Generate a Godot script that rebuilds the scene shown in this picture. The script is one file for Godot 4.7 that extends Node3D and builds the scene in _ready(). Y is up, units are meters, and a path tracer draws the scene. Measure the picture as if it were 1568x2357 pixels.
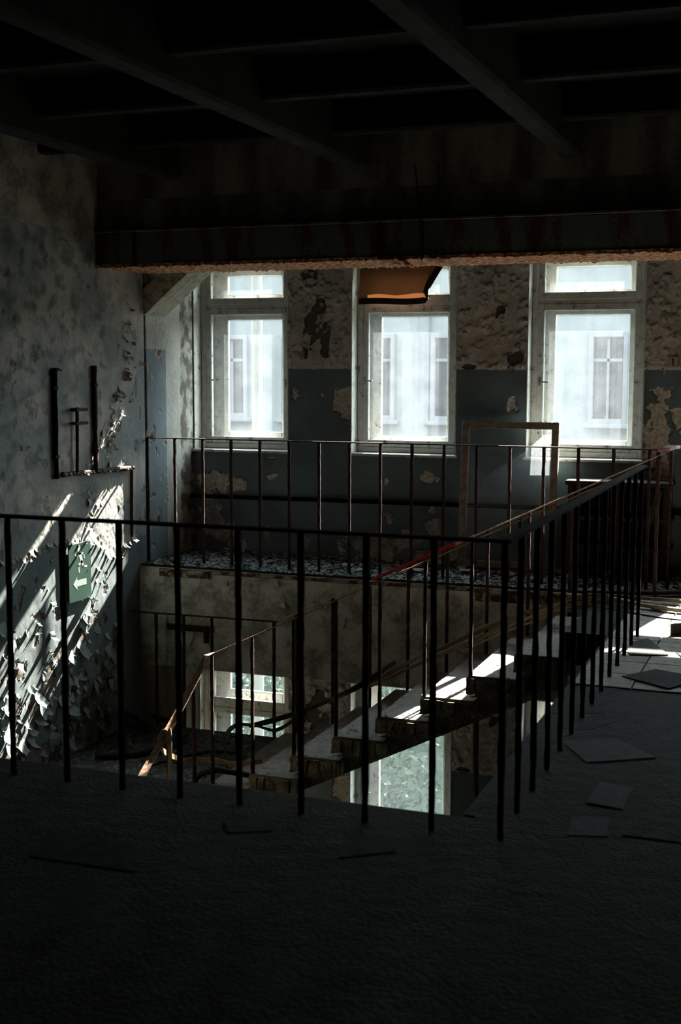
extends Node3D
# Abandoned stairwell: landing in the foreground, well with two flights, window wall behind.
# x runs along the window wall (right +), z towards the camera, y up; the upper floor is y = 0.

const SUN := Vector3(-0.16, -0.725, 1.0)
const WX := [[-5.19, -4.29], [-3.71, -2.80], [-2.21, -1.29], [-0.73, 0.17], [0.74, 1.64], [2.22, 3.12]]   # window openings
const WZ := -10.2
const WY0 := 0.89
const WY1 := 2.56
const LOW := -3.6

var M := {}
var T := {}
var rng := RandomNumberGenerator.new()

# ---------------------------------------------------------------- mesh builder
class MB:
	var v := PackedVector3Array()
	var n := PackedVector3Array()
	var t := PackedVector2Array()
	func put(p: Vector3, nn: Vector3, uv: Vector2) -> void:
		v.append(p); n.append(nn); t.append(uv)
	static func plan(p: Vector3, nn: Vector3) -> Vector2:
		var a := nn.abs()
		if a.x >= a.y and a.x >= a.z: return Vector2(p.z, -p.y)
		if a.y >= a.z: return Vector2(p.x, p.z)
		return Vector2(p.x, -p.y)
	func tri(a: Vector3, b: Vector3, c: Vector3) -> void:      # counter-clockwise seen from outside
		var nn := (b - a).cross(c - a).normalized()
		put(a, nn, plan(a, nn)); put(c, nn, plan(c, nn)); put(b, nn, plan(b, nn))
	func quad(a: Vector3, b: Vector3, c: Vector3, d: Vector3) -> void:
		tri(a, b, c); tri(a, c, d)
	func smooth(p: Array, nn: Array, uv: Array) -> void:       # one quad with its own normals, counter-clockwise
		for k in [0, 2, 1, 0, 3, 2]:
			put(p[k], nn[k], uv[k])
	func box(c: Vector3, s: Vector3, b := Basis(), bev := 0.0) -> void:
		var h := s * 0.5
		var e := minf(bev, minf(h.x, minf(h.y, h.z)) * 0.9)
		var q := func(x: float, y: float, z: float) -> Vector3: return c + b * Vector3(x, y, z)
		var i := h - Vector3(e, e, e)
		for sg in [-1.0, 1.0]:
			var fx := [q.call(sg * h.x, -i.y, -i.z), q.call(sg * h.x, i.y, -i.z), q.call(sg * h.x, i.y, i.z), q.call(sg * h.x, -i.y, i.z)]
			var fy := [q.call(-i.x, sg * h.y, -i.z), q.call(-i.x, sg * h.y, i.z), q.call(i.x, sg * h.y, i.z), q.call(i.x, sg * h.y, -i.z)]
			var fz := [q.call(-i.x, -i.y, sg * h.z), q.call(i.x, -i.y, sg * h.z), q.call(i.x, i.y, sg * h.z), q.call(-i.x, i.y, sg * h.z)]
			for f in [fx, fy, fz]:
				if sg > 0: quad(f[0], f[1], f[2], f[3])
				else: quad(f[3], f[2], f[1], f[0])
		if e <= 0.0: return
		for a in [-1.0, 1.0]:
			for d in [-1.0, 1.0]:
				face(q.call(-i.x, a * h.y, d * i.z), q.call(i.x, a * h.y, d * i.z), q.call(i.x, a * i.y, d * h.z), q.call(-i.x, a * i.y, d * h.z), c)
				face(q.call(a * h.x, -i.y, d * i.z), q.call(a * h.x, i.y, d * i.z), q.call(a * i.x, i.y, d * h.z), q.call(a * i.x, -i.y, d * h.z), c)
				face(q.call(a * h.x, d * i.y, -i.z), q.call(a * h.x, d * i.y, i.z), q.call(a * i.x, d * h.y, i.z), q.call(a * i.x, d * h.y, -i.z), c)
				for g in [-1.0, 1.0]:
					var p0: Vector3 = q.call(a * h.x, d * i.y, g * i.z)
					var p1: Vector3 = q.call(a * i.x, d * h.y, g * i.z)
					var p2: Vector3 = q.call(a * i.x, d * i.y, g * h.z)
					if (p1 - p0).cross(p2 - p0).dot(p0 - c) > 0: tri(p0, p1, p2)
					else: tri(p0, p2, p1)
	func face(a: Vector3, b: Vector3, c: Vector3, d: Vector3, inside: Vector3) -> void:   # a quad turned away from a point
		if (b - a).cross(c - a).dot((a + c) * 0.5 - inside) > 0: quad(a, b, c, d)
		else: quad(d, c, b, a)
	func span(x0: float, x1: float, y0: float, y1: float, z0: float, z1: float, bev := 0.0) -> void:
		box(Vector3((x0 + x1) / 2, (y0 + y1) / 2, (z0 + z1) / 2), Vector3(x1 - x0, y1 - y0, z1 - z0).abs(), Basis(), bev)
	func bar(p: Vector3, q: Vector3, w: float, h: float, up := Vector3.UP, bev := 0.0) -> void:
		var z := (q - p).normalized()
		var x := up.cross(z).normalized()
		box((p + q) / 2, Vector3(w, h, p.distance_to(q)), Basis(x, z.cross(x), z), bev)
	func tube(path: Array, r: float, sides := 8, flat := 1.0, wob := 0.0, rg: RandomNumberGenerator = null) -> void:
		var rings := []
		var prev := Vector3.ZERO
		var run := 0.0
		for k in path.size():
			var p: Vector3 = path[k]
			var d: Vector3 = (path[mini(k + 1, path.size() - 1)] - path[maxi(k - 1, 0)]).normalized()
			var x := prev
			if k == 0: x = d.cross(Vector3.UP if absf(d.y) < 0.9 else Vector3.RIGHT)
			x = (x - d * x.dot(d)).normalized()
			prev = x
			var y := d.cross(x)
			var rr := r * (1.0 + (rg.randf_range(-wob, wob) if rg else 0.0))
			if k > 0: run += p.distance_to(path[k - 1])
			var ring := []
			for s in sides + 1:
				var a := TAU * s / sides
				var o := x * cos(a) + y * sin(a) * flat
				ring.append([p + o * rr, (x * cos(a) + y * sin(a) / flat).normalized(), Vector2(r * a, run)])
			rings.append(ring)
		for k in rings.size() - 1:
			for s in sides:
				var a: Array = rings[k][s]; var b: Array = rings[k][s + 1]; var c: Array = rings[k + 1][s + 1]; var d: Array = rings[k + 1][s]
				smooth([a[0], b[0], c[0], d[0]], [a[1], b[1], c[1], d[1]], [a[2], b[2], c[2], d[2]])
		for k in [0, rings.size() - 1]:
			for s in sides:
				var m: Vector3 = path[k]
				if k == 0: tri(m, rings[k][s + 1][0], rings[k][s][0])
				else: tri(m, rings[k][s][0], rings[k][s + 1][0])
	func ribbon(path: Array, sides: Array, w: float, th: float) -> void:     # a strip whose width lies along sides[k]
		var rows := []
		for k in path.size():
			var p: Vector3 = path[k]
			var d: Vector3 = (path[mini(k + 1, path.size() - 1)] - path[maxi(k - 1, 0)]).normalized()
			var x: Vector3 = sides[mini(k, sides.size() - 1)]
			x = (x - d * x.dot(d)).normalized()
			var y := d.cross(x)
			rows.append([p - x * w / 2 + y * th / 2, p + x * w / 2 + y * th / 2, p + x * w / 2 - y * th / 2, p - x * w / 2 - y * th / 2])
		for k in rows.size() - 1:
			for s in 4:
				var mid: Vector3 = (path[k] + path[k + 1]) / 2
				face(rows[k][s], rows[k][(s + 1) % 4], rows[k + 1][(s + 1) % 4], rows[k + 1][s], mid)
		face(rows[0][0], rows[0][1], rows[0][2], rows[0][3], path[1])
		var e := rows.size() - 1
		face(rows[e][0], rows[e][1], rows[e][2], rows[e][3], path[e - 1])
	func prism(poly: Array, y0: float, y1: float, lift := []) -> void:       # polygon of (x, z), counter-clockwise from above or not
		var pts := PackedVector2Array(poly)
		var idx := Geometry2D.triangulate_polygon(pts)
		var up := func(k: int) -> float: return float(lift[k]) if lift.size() else 0.0
		for k in range(0, idx.size(), 3):
			var a := Vector3(pts[idx[k]].x, y1 + up.call(idx[k]), pts[idx[k]].y)
			var b := Vector3(pts[idx[k + 1]].x, y1 + up.call(idx[k + 1]), pts[idx[k + 1]].y)
			var c := Vector3(pts[idx[k + 2]].x, y1 + up.call(idx[k + 2]), pts[idx[k + 2]].y)
			var dn := Vector3(0, y0 - y1, 0)
			if (b - a).cross(c - a).y > 0: tri(a, b, c); tri(a + dn, c + dn, b + dn)
			else: tri(a, c, b); tri(a + dn, b + dn, c + dn)
		var mid := Vector3.ZERO
		for p in pts: mid += Vector3(p.x, (y0 + y1) / 2, p.y) / pts.size()
		for k in pts.size():
			var j := (k + 1) % pts.size()
			face(Vector3(pts[k].x, y0 + up.call(k), pts[k].y), Vector3(pts[j].x, y0 + up.call(j), pts[j].y), Vector3(pts[j].x, y1 + up.call(j), pts[j].y), Vector3(pts[k].x, y1 + up.call(k), pts[k].y), mid)
	func extrude(poly: Array, o: Vector3, ux: Vector3, uy: Vector3, depth: Vector3) -> void:   # polygon in the plane (ux, uy) at o, pushed along depth
		var pts := PackedVector2Array(poly)
		var idx := Geometry2D.triangulate_polygon(pts)
		var mid := Vector3.ZERO
		for p in pts: mid += (o + ux * p.x + uy * p.y + depth / 2) / pts.size()
		for k in range(0, idx.size(), 3):
			for s: Vector3 in [Vector3.ZERO, depth]:
				var a := o + ux * pts[idx[k]].x + uy * pts[idx[k]].y + s
				var b := o + ux * pts[idx[k + 1]].x + uy * pts[idx[k + 1]].y + s
				var c := o + ux * pts[idx[k + 2]].x + uy * pts[idx[k + 2]].y + s
				var out := depth if s != Vector3.ZERO else -depth
				if (b - a).cross(c - a).dot(out) > 0: tri(a, b, c)
				else: tri(a, c, b)
		var cw := Geometry2D.is_polygon_clockwise(pts)
		for k in pts.size():
			var j := (k + 1) % pts.size()
			var a := o + ux * pts[k].x + uy * pts[k].y
			var b := o + ux * pts[j].x + uy * pts[j].y
			var flip := ux.cross(uy).dot(depth) > 0
			if cw != flip: quad(a, b, b + depth, a + depth)
			else: quad(b, a, a + depth, b + depth)
	func mesh(m: Material = null, am: ArrayMesh = null) -> ArrayMesh:
		var arr := []
		arr.resize(Mesh.ARRAY_MAX)
		arr[Mesh.ARRAY_VERTEX] = v; arr[Mesh.ARRAY_NORMAL] = n; arr[Mesh.ARRAY_TEX_UV] = t
		var out := am if am else ArrayMesh.new()
		out.add_surface_from_arrays(Mesh.PRIMITIVE_TRIANGLES, arr)
		if m: out.surface_set_material(out.get_surface_count() - 1, m)
		return out

# ---------------------------------------------------------------- node helpers
var used := {}
func numbered(called: String) -> String:
	if not used.has(called):
		used[called] = 0
		return called
	used[called] += 1
	return "%s_%03d" % [called, used[called]]

func thing(called: String, label: String, category: String, group := "", at := Vector3.ZERO) -> Node3D:
	var o := Node3D.new()
	o.name = numbered(called); o.position = at
	add_child(o)
	tag(o, label, category, group)
	return o

func tag(o: Node, label: String, category: String, group := "") -> void:
	o.set_meta("label", label); o.set_meta("category", category)
	if group: o.set_meta("group", group)

func obj(called: String, what: Variant, m: Material, parent: Node = null) -> MeshInstance3D:
	var o := MeshInstance3D.new()
	o.mesh = what.mesh() if what is MB else what
	if m: o.material_override = m
	o.cast_shadow = GeometryInstance3D.SHADOW_CASTING_SETTING_ON
	if parent:
		o.name = called
		parent.add_child(o, true)
	else:
		o.name = numbered(called)
		add_child(o)
	return o

func single(called: String, what: Variant, m: Material, label: String, category: String, group := "") -> MeshInstance3D:
	var o := obj(called, what, m)
	tag(o, label, category, group)
	return o

func struct(called: String, what: Variant, m: Material) -> MeshInstance3D:
	var o := obj(called, what, m)
	o.set_meta("kind", "structure")
	return o

func stuff(o: Node) -> Node:
	o.set_meta("kind", "stuff")
	return o

# ---------------------------------------------------------------- textures
func noise(w: int, h: int, sd: int, freq: float, oct := 4, kind := FastNoiseLite.TYPE_SIMPLEX_SMOOTH, tile := true, fractal := FastNoiseLite.FRACTAL_FBM) -> PackedByteArray:
	var f := FastNoiseLite.new()
	f.seed = sd; f.noise_type = kind; f.frequency = freq
	f.fractal_type = fractal; f.fractal_octaves = oct
	if kind == FastNoiseLite.TYPE_CELLULAR:
		f.cellular_return_type = FastNoiseLite.RETURN_DISTANCE
	var im := f.get_seamless_image(w, h) if tile else f.get_image(w, h)
	im.convert(Image.FORMAT_L8)
	return im.get_data()

func tex(w: int, h: int, data: PackedByteArray, alpha := false) -> ImageTexture:
	return ImageTexture.create_from_image(Image.create_from_data(w, h, false, Image.FORMAT_RGBA8 if alpha else Image.FORMAT_RGB8, data))

func htex(w: int, h: int, data: PackedFloat32Array) -> ImageTexture:
	return ImageTexture.create_from_image(Image.create_from_data(w, h, false, Image.FORMAT_RF, data.to_byte_array()))

func ramp_tex(sz: int, sd: int, freq: float, stops: Array, fine := 0.25, streak := false) -> Array:     # [colour, height] from layered noise through colour stops [at, r, g, b]
	var a := noise(sz, sz, sd, freq, 5)
	var b := noise(sz, sz, sd + 1, freq * 6.0, 3)
	var out := PackedByteArray(); out.resize(sz * sz * 3)
	var hh := PackedFloat32Array(); hh.resize(sz * sz)
	for i in sz * sz:
		var ai := i
		if streak: ai = ((i / sz) / 6) * sz + i % sz
		var x := (a[ai] / 255.0) * (1.0 - fine) + (b[i] / 255.0) * fine
		var k := 0
		while k < stops.size() - 2 and x > stops[k + 1][0]: k += 1
		var f := clampf((x - stops[k][0]) / maxf(stops[k + 1][0] - stops[k][0], 0.001), 0.0, 1.0)
		for ch in 3:
			out[i * 3 + ch] = int(lerpf(stops[k][ch + 1], stops[k + 1][ch + 1], f))
		hh[i] = x
	return [tex(sz, sz, out), htex(sz, sz, hh)]

func mat(called: String, c: Color, rough := 0.85, t: Array = [], scale := 1.0, bump := 0.0, spec := 0.4) -> StandardMaterial3D:
	var m := StandardMaterial3D.new()
	m.resource_name = called
	m.albedo_color = c; m.roughness = rough; m.metallic_specular = spec
	if t.size():
		m.albedo_texture = t[0]
		m.uv1_triplanar = true; m.uv1_world_triplanar = true
		m.uv1_scale = Vector3.ONE * scale
		if bump > 0.0:
			m.heightmap_enabled = true; m.heightmap_texture = t[1]; m.heightmap_scale = bump
	M[called] = m
	return m

# a wall's own paint: [colour, height, heights as floats, width, height]
const LZ := Vector2(-10.2, -5.8)
func left_wall_paint() -> void:          # covers z -10.2 .. -5.8 (left to right in u), y 2.6 .. -1.4 (down in v)
	var w := 1100; var h := 1000
	var a := noise(w, h, 11, 0.006, 5, FastNoiseLite.TYPE_SIMPLEX_SMOOTH, false)
	var b := noise(w, h, 12, 0.022, 5, FastNoiseLite.TYPE_SIMPLEX_SMOOTH, false)
	var c := noise(w, h, 13, 0.09, 4, FastNoiseLite.TYPE_SIMPLEX_SMOOTH, false)
	var p := noise(w, h, 14, 0.016, 5, FastNoiseLite.TYPE_SIMPLEX_SMOOTH, false)
	var ez := [-9.7, -9.16, -8.99, -8.88, -8.68, -8.49, -8.16, -7.81, -7.3, -6.6, -5.5]
	var ey := [0.25, 0.23, 0.20, 0.09, 0.17, 0.284, 0.316, 0.309, 0.264, 0.28, 0.26]
	var edge := PackedFloat32Array(); edge.resize(w)
	for x in w:
		var z := LZ.x + 4.4 * x / w
		var k := 0
		while k < ez.size() - 2 and z > ez[k + 1]: k += 1
		edge[x] = lerpf(ey[k], ey[k + 1], (z - ez[k]) / (ez[k + 1] - ez[k]))
	var out := PackedByteArray(); out.resize(w * h * 3)
	var hh := PackedFloat32Array(); hh.resize(w * h)
	for yy in h:
		var y := 2.6 - 4.0 * yy / h
		for x in w:
			var i := yy * w + x
			var z := LZ.x + 4.4 * x / w
			var fa := a[i] / 255.0; var fb := b[i] / 255.0; var fc := c[i] / 255.0; var fp := p[i] / 255.0
			var r: float; var g: float; var bl: float; var ht: float
			if z < -9.33 + 0.015 * (fc - 0.5):
				var blue := z > -9.7 + 0.02 * (fc - 0.5) and y < 1.76 + 0.02 * (fc - 0.5) and y > -0.2
				var s := 0.86 + 0.28 * fa
				r = 178.0 * s; g = 180.0 * s; bl = 172.0 * s
				ht = 0.5 + 0.3 * (fb - 0.5) + 0.3 * (fc - 0.5)
				if blue:
					r = 126.0 * s; g = 140.0 * s; bl = 147.0 * s
					ht = 0.75 + 0.2 * (fb - 0.5)
					if fp < 0.30: r = 150.0; g = 148.0; bl = 138.0; ht = 0.3
					if fp < 0.2: r = 80.0; g = 74.0; bl = 62.0
				elif y > 1.76 and z > -9.72:
					ht = 0.5 + 0.9 * (fb - 0.5) + 0.6 * (fc - 0.5)
				if z < -9.96 + 0.05 * (fb - 0.5):
					var k := clampf((fb - 0.3) * 3.0, 0.2, 1.0)
					r = lerpf(r, 96.0, k); g = lerpf(g, 92.0, k); bl = lerpf(bl, 82.0, k)
				if z > -9.35: r *= 0.4; g *= 0.4; bl *= 0.38; ht = 0.0
			elif y < edge[x] + 0.05 * (fb - 0.5) + 0.03 * (fc - 0.5):
				var want := clampf((0.15 - y) / 1.0, 0.0, 1.0) * clampf((z + 9.0) / 0.5, 0.0, 1.0) * 0.36 + 0.17
				if fp < want:
					var s := 0.75 + 0.5 * fc
					r = 118.0 * s; g = 117.0 * s; bl = 108.0 * s
					if fb > 0.62: r *= 0.55; g *= 0.55; bl *= 0.55
					ht = 0.25 * fc + 0.1 * fb
				else:
					var s := 0.88 + 0.24 * fa
					r = 112.0 * s; g = 126.0 * s; bl = 128.0 * s
					ht = 0.55 + 0.25 * fb + clampf((0.03 - (fp - want)) * 12.0, 0.0, 0.35)
			else:
				var f := clampf((fa - 0.3) * 2.2, 0.0, 1.0)
				r = lerpf(140.0, 188.0, f); g = lerpf(149.0, 188.0, f); bl = lerpf(150.0, 180.0, f)
				var mould := clampf((fb - 0.46) * 3.0, 0.0, 1.0) * clampf((y - 0.6) * 0.35 + (z + 8.4) * 0.5, 0.0, 0.6)
				r = lerpf(r, 92.0, mould); g = lerpf(g, 98.0, mould); bl = lerpf(bl, 93.0, mould)
				var pits := clampf((fc - 0.66) * 5.0, 0.0, 1.0) * 0.14
				r *= 1.0 - pits; g *= 1.0 - pits; bl *= 1.0 - pits
				ht = 0.45 + 0.32 * (fb - 0.5) + 0.2 * (fc - 0.5)
				if fp < 0.24: ht -= 0.3; r *= 0.86; g *= 0.84; bl *= 0.8
			out[i * 3] = clampi(int(r), 0, 255); out[i * 3 + 1] = clampi(int(g), 0, 255); out[i * 3 + 2] = clampi(int(bl), 0, 255)
			hh[i] = ht
	T.left = [tex(w, h, out), htex(w, h, hh), hh, w, h]

const CHIPS := [[-3.80, 1.34, 0.085, 0.11], [-3.77, 1.26, 0.06, 0.10], [-4.22, 1.39, 0.04, 0.05], [-3.98, 1.375, 0.014, 0.014], [-2.325, 1.314, 0.045, 0.055], [-4.45, 0.67, 0.045, 0.045],
	[-5.0, 0.6, 0.16, 0.10], [-4.80, 0.60, 0.09, 0.07], [-5.02, 0.3, 0.10, 0.22], [-4.86, 0.12, 0.16, 0.10], [-3.03, 0.70, 0.06, 0.045], [-2.95, 0.69, 0.03, 0.03], [-3.4, 0.658, 0.02, 0.025],
	[-3.37, 0.36, 0.06, 0.05], [-3.0, 0.42, 0.03, 0.03], [-2.98, 0.30, 0.09, 0.07], [-3.5, 0.10, 0.25, 0.10], [-2.96, 0.08, 0.16, 0.06], [-4.5, 0.16, 0.03, 0.05], [-4.15, 0.10, 0.06, 0.04],
	[-1.16, 1.15, 0.08, 0.36], [-1.2, 1.0, 0.09, 0.25], [-1.12, 0.86, 0.05, 0.13], [-1.0, 1.25, 0.09, 0.10], [-4.45, 0.83, 0.05, 0.012], [-2.7, 1.62, 0.06, 0.02], [-2.35, 1.60, 0.03, 0.03],
	[-1.5, 0.52, 0.02, 0.02], [-3.2, 0.18, 0.12, 0.08], [-2.75, 0.15, 0.06, 0.09]]
const BARE := [[-4.0, 2.1, 0.05, 0.09], [-4.05, 1.95, 0.075, 0.13], [-3.95, 1.85, 0.05, 0.16], [-4.13, 1.72, 0.02, 0.05], [-2.3, 1.7, 0.06, 0.06], [-4.1, 2.4, 0.08, 0.04], [-2.45, 2.05, 0.04, 0.06]]

func window_wall_paint() -> void:        # covers x -5.2 .. -0.6 (4.6 m), y 2.8 .. -0.1 (2.9 m)
	var w := 1472; var h := 928
	var a := noise(w, h, 21, 0.006, 4, FastNoiseLite.TYPE_SIMPLEX_SMOOTH, false)
	var b := noise(w, h, 22, 0.02, 5, FastNoiseLite.TYPE_SIMPLEX_SMOOTH, false)
	var c := noise(w, h, 23, 0.08, 4, FastNoiseLite.TYPE_SIMPLEX_SMOOTH, false)
	var cell := noise(w, h, 24, 0.045, 2, FastNoiseLite.TYPE_CELLULAR, false)
	var peel := PackedFloat32Array(); peel.resize(w * h)
	for ch in CHIPS + BARE:
		var up: bool = ch[1] > 1.63
		var x0 := maxi(0, int((ch[0] + 5.2 - ch[2] * 1.8) / 4.6 * w)); var x1 := mini(w, int((ch[0] + 5.2 + ch[2] * 1.8) / 4.6 * w))
		var y0 := maxi(0, int((2.8 - ch[1] - ch[3] * 1.8) / 2.9 * h)); var y1 := mini(h, int((2.8 - ch[1] + ch[3] * 1.8) / 2.9 * h))
		for yy in range(y0, y1):
			for x in range(x0, x1):
				var i := yy * w + x
				var dx: float = (-5.2 + 4.6 * x / w - ch[0]) / ch[2]; var dy: float = (2.8 - 2.9 * yy / h - ch[1]) / ch[3]
				var d := 1.0 - sqrt(dx * dx + dy * dy) + (b[i] / 255.0 - 0.5) * 1.5 + (c[i] / 255.0 - 0.5) * 0.5
				if d > 0.0: peel[i] = maxf(peel[i], minf(d * 4.0, 1.0)) if not up else 1.0
	var out := PackedByteArray(); out.resize(w * h * 3)
	var hh := PackedFloat32Array(); hh.resize(w * h)
	for yy in h:
		var y := 2.8 - 2.9 * yy / h
		for x in w:
			var i := yy * w + x
			var fa := a[i] / 255.0; var fb := b[i] / 255.0; var fc := c[i] / 255.0
			var r: float; var g: float; var bl: float; var ht: float
			if y < 1.6 + 0.012 * (fc - 0.5) * (1.0 + 2.0 * float(fb > 0.6)):
				if peel[i] > 0.0:
					var s := 0.72 + 0.5 * fc
					r = 186.0 * s; g = 181.0 * s; bl = 165.0 * s
					if y < 0.5: s = 0.6 + 0.5 * fb; r *= s; g *= s; bl *= s
					ht = 0.12 * fc
				else:
					var s := 0.86 + 0.3 * fa
					r = 92.0 * s; g = 109.0 * s; bl = 112.0 * s
					ht = 0.30 + 0.10 * fb
			else:
				var cl := cell[i] / 255.0
				var bub := clampf((fb - 0.36) * 4.0, 0.0, 1.0)
				var s := 0.82 + 0.3 * fa + 0.12 * (fc - 0.5)
				r = 186.0 * s; g = 183.0 * s; bl = 173.0 * s
				ht = 0.35 + bub * clampf(0.75 - cl * 1.1, 0.0, 1.0) + 0.10 * fc
				if peel[i] > 0.0:
					r = 78.0; g = 77.0; bl = 72.0
					ht = 0.08 * fc
			out[i * 3] = clampi(int(r), 0, 255); out[i * 3 + 1] = clampi(int(g), 0, 255); out[i * 3 + 2] = clampi(int(bl), 0, 255)
			hh[i] = ht
	T.win = [tex(w, h, out), htex(w, h, hh), hh, w, h]

func dirty_glass(sd: int, lo: float, hi: float, col: Vector3) -> ImageTexture:
	var w := 512; var h := 512
	var a := noise(w, h, sd, 0.008, 4)
	var c := noise(w, h, sd + 1, 0.13, 3)
	var f := FastNoiseLite.new()
	f.seed = sd + 2; f.frequency = 0.03; f.fractal_octaves = 3
	var col_n := PackedFloat32Array()
	for x in w: col_n.append(f.get_noise_1d(x) * 0.5 + 0.5)
	var out := PackedByteArray(); out.resize(w * h * 4)
	for yy in h:
		for x in w:
			var i := yy * w + x
			var al := lo + (hi - lo) * (0.45 * (a[i] / 255.0) + 0.4 * col_n[x] + 0.15 * (c[i] / 255.0))
			if c[i] > 200: al += 0.10
			out[i * 4] = int(col.x); out[i * 4 + 1] = int(col.y); out[i * 4 + 2] = int(col.z)
			out[i * 4 + 3] = clampi(int(al * 255.0), 0, 255)
	return tex(w, h, out, true)

func make_materials() -> void:
	left_wall_paint()
	window_wall_paint()
	for k in [["left_wall_paint", T.left, 0.9, 0.5], ["window_wall_paint", T.win, 0.55, 2.0]]:
		var m := StandardMaterial3D.new()
		m.resource_name = k[0]
		m.albedo_texture = k[1][0]; m.roughness = k[2]; m.metallic_specular = 0.4
		m.heightmap_enabled = true; m.heightmap_texture = k[1][1]; m.heightmap_scale = k[3]
		m.texture_repeat = true
		M[k[0]] = m
	var plaster := ramp_tex(512, 31, 0.012, [[0.0, 88, 86, 78], [0.38, 124, 121, 110], [0.55, 152, 149, 138], [1.0, 186, 184, 174]], 0.3)
	mat("plaster", Color.WHITE, 0.9, ramp_tex(512, 35, 0.012, [[0.0, 104, 100, 90], [0.36, 146, 143, 130], [0.55, 184, 181, 168], [1.0, 214, 212, 202]], 0.3), 0.55, 1.0)
	mat("dark_plaster", Color(0.30, 0.325, 0.31), 0.9, plaster, 0.45, 1.0)
	mat("stained_plaster", Color(1.0, 0.99, 0.94), 0.9, ramp_tex(256, 37, 0.015, [[0.0, 70, 64, 54], [0.4, 118, 112, 100], [0.6, 150, 147, 136], [1.0, 170, 168, 160]], 0.2, true), 0.7, 0.6)
	var conc := ramp_tex(512, 41, 0.02, [[0.0, 66, 66, 64], [0.45, 98, 98, 94], [0.7, 120, 119, 114], [1.0, 150, 148, 142]], 0.45)
	mat("concrete", Color(0.86, 0.88, 0.87), 0.95, conc, 0.9, 0.8)
	mat("step_concrete", Color(1.0, 0.98, 0.91), 0.95, plaster, 1.1, 2.0)
	mat("tread_stone", Color(1.0, 1.0, 1.0), 0.8, ramp_tex(256, 45, 0.03, [[0.0, 120, 118, 112], [0.5, 158, 156, 150], [1.0, 188, 186, 180]], 0.5), 1.5, 0.3)
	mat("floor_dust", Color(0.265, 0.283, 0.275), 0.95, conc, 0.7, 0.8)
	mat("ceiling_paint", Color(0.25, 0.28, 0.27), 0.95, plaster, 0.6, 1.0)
	var rust := ramp_tex(256, 51, 0.03, [[0.0, 30, 24, 21], [0.42, 52, 36, 28], [0.56, 92, 52, 32], [0.70, 128, 74, 44], [1.0, 70, 58, 50]], 0.4)
	mat("rust", Color(0.62, 0.60, 0.60), 0.8, rust, 3.0, 0.5)
	mat("old_iron", Color(0.30, 0.31, 0.32), 0.95, rust, 4.0, 0.4, 0.2)
	mat("rail_strip", Color(1, 0.98, 0.94), 0.7, ramp_tex(256, 55, 0.03, [[0.0, 80, 46, 32], [0.36, 150, 112, 92], [0.5, 196, 168, 150], [1.0, 214, 196, 182]], 0.4), 3.0, 0.2)
	mat("soffit_rust", Color(1, 1, 1), 0.85, ramp_tex(512, 58, 0.02, [[0.0, 66, 34, 16], [0.36, 140, 76, 32], [0.5, 206, 122, 56], [0.56, 220, 150, 88], [0.60, 226, 220, 204], [1.0, 232, 228, 214]], 0.45), 1.6, 1.2)
	mat("beam_paint", Color(1.0, 1.0, 0.98), 0.7, ramp_tex(512, 61, 0.012, [[0.0, 70, 36, 22], [0.34, 92, 52, 34], [0.42, 96, 100, 92], [1.0, 120, 126, 118]], 0.25, true), 0.9, 0.6)
	mat("edge_paint", Color(0.9, 0.9, 0.9), 0.8, ramp_tex(256, 63, 0.02, [[0.0, 52, 34, 24], [0.48, 82, 52, 36], [0.56, 150, 140, 120], [1.0, 190, 184, 168]], 0.3), 1.6, 0.8)
	mat("chipped_wood", Color(1, 1, 1), 0.75, ramp_tex(256, 65, 0.025, [[0.0, 60, 48, 38], [0.22, 96, 86, 74], [0.30, 176, 178, 172], [1.0, 205, 208, 204]], 0.35), 1.6, 0.5)
	mat("bare_wood", Color(1, 1, 1), 0.8, ramp_tex(256, 67, 0.02, [[0.0, 70, 54, 40], [0.5, 122, 98, 74], [1.0, 160, 134, 104]], 0.3), 2.0, 0.4)
	mat("dark_wood", Color(0.42, 0.38, 0.36), 0.75, ramp_tex(256, 69, 0.02, [[0.0, 70, 50, 38], [0.5, 112, 84, 62], [1.0, 140, 108, 80]], 0.3), 2.0, 0.4)
	mat("brace_paint", Color(1, 1, 0.97), 0.85, ramp_tex(256, 71, 0.03, [[0.0, 80, 66, 50], [0.3, 130, 124, 108], [0.42, 176, 176, 164], [1.0, 206, 206, 196]], 0.4), 1.4, 1.2)
	mat("blue_paint", Color(1, 1, 1), 0.75, ramp_tex(256, 73, 0.02, [[0.0, 110, 112, 108], [0.22, 130, 136, 136], [0.28, 122, 140, 152], [1.0, 140, 156, 168]], 0.3), 1.4, 1.0)
	mat("flake_paint", Color(0.62, 0.68, 0.68), 0.6)
	mat("flake_plaster", Color(0.68, 0.67, 0.63), 0.85)
	mat("chip_pale", Color(0.60, 0.62, 0.61), 0.8)
	mat("chip_grey", Color(0.48, 0.52, 0.53), 0.8)
	mat("red_plastic", Color(0.60, 0.10, 0.11), 0.28, [], 1.0, 0.0, 0.5)
	mat("worn_red", Color(0.66, 0.47, 0.47), 0.5)
	mat("grey_wood", Color(1, 1, 1), 0.85, ramp_tex(256, 77, 0.02, [[0.0, 74, 62, 50], [0.4, 120, 112, 98], [1.0, 160, 156, 146]], 0.3), 2.0, 0.4)
	mat("brown_plastic", Color(0.56, 0.52, 0.42), 0.5)
	mat("dark_plastic", Color(0.16, 0.14, 0.12), 0.5)
	mat("orange_plastic", Color(0.58, 0.49, 0.39), 0.5)
	M.orange_plastic.backlight_enabled = true; M.orange_plastic.backlight = Color(0.20, 0.11, 0.04)
	mat("rubber", Color(0.08, 0.08, 0.08), 0.6)
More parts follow.
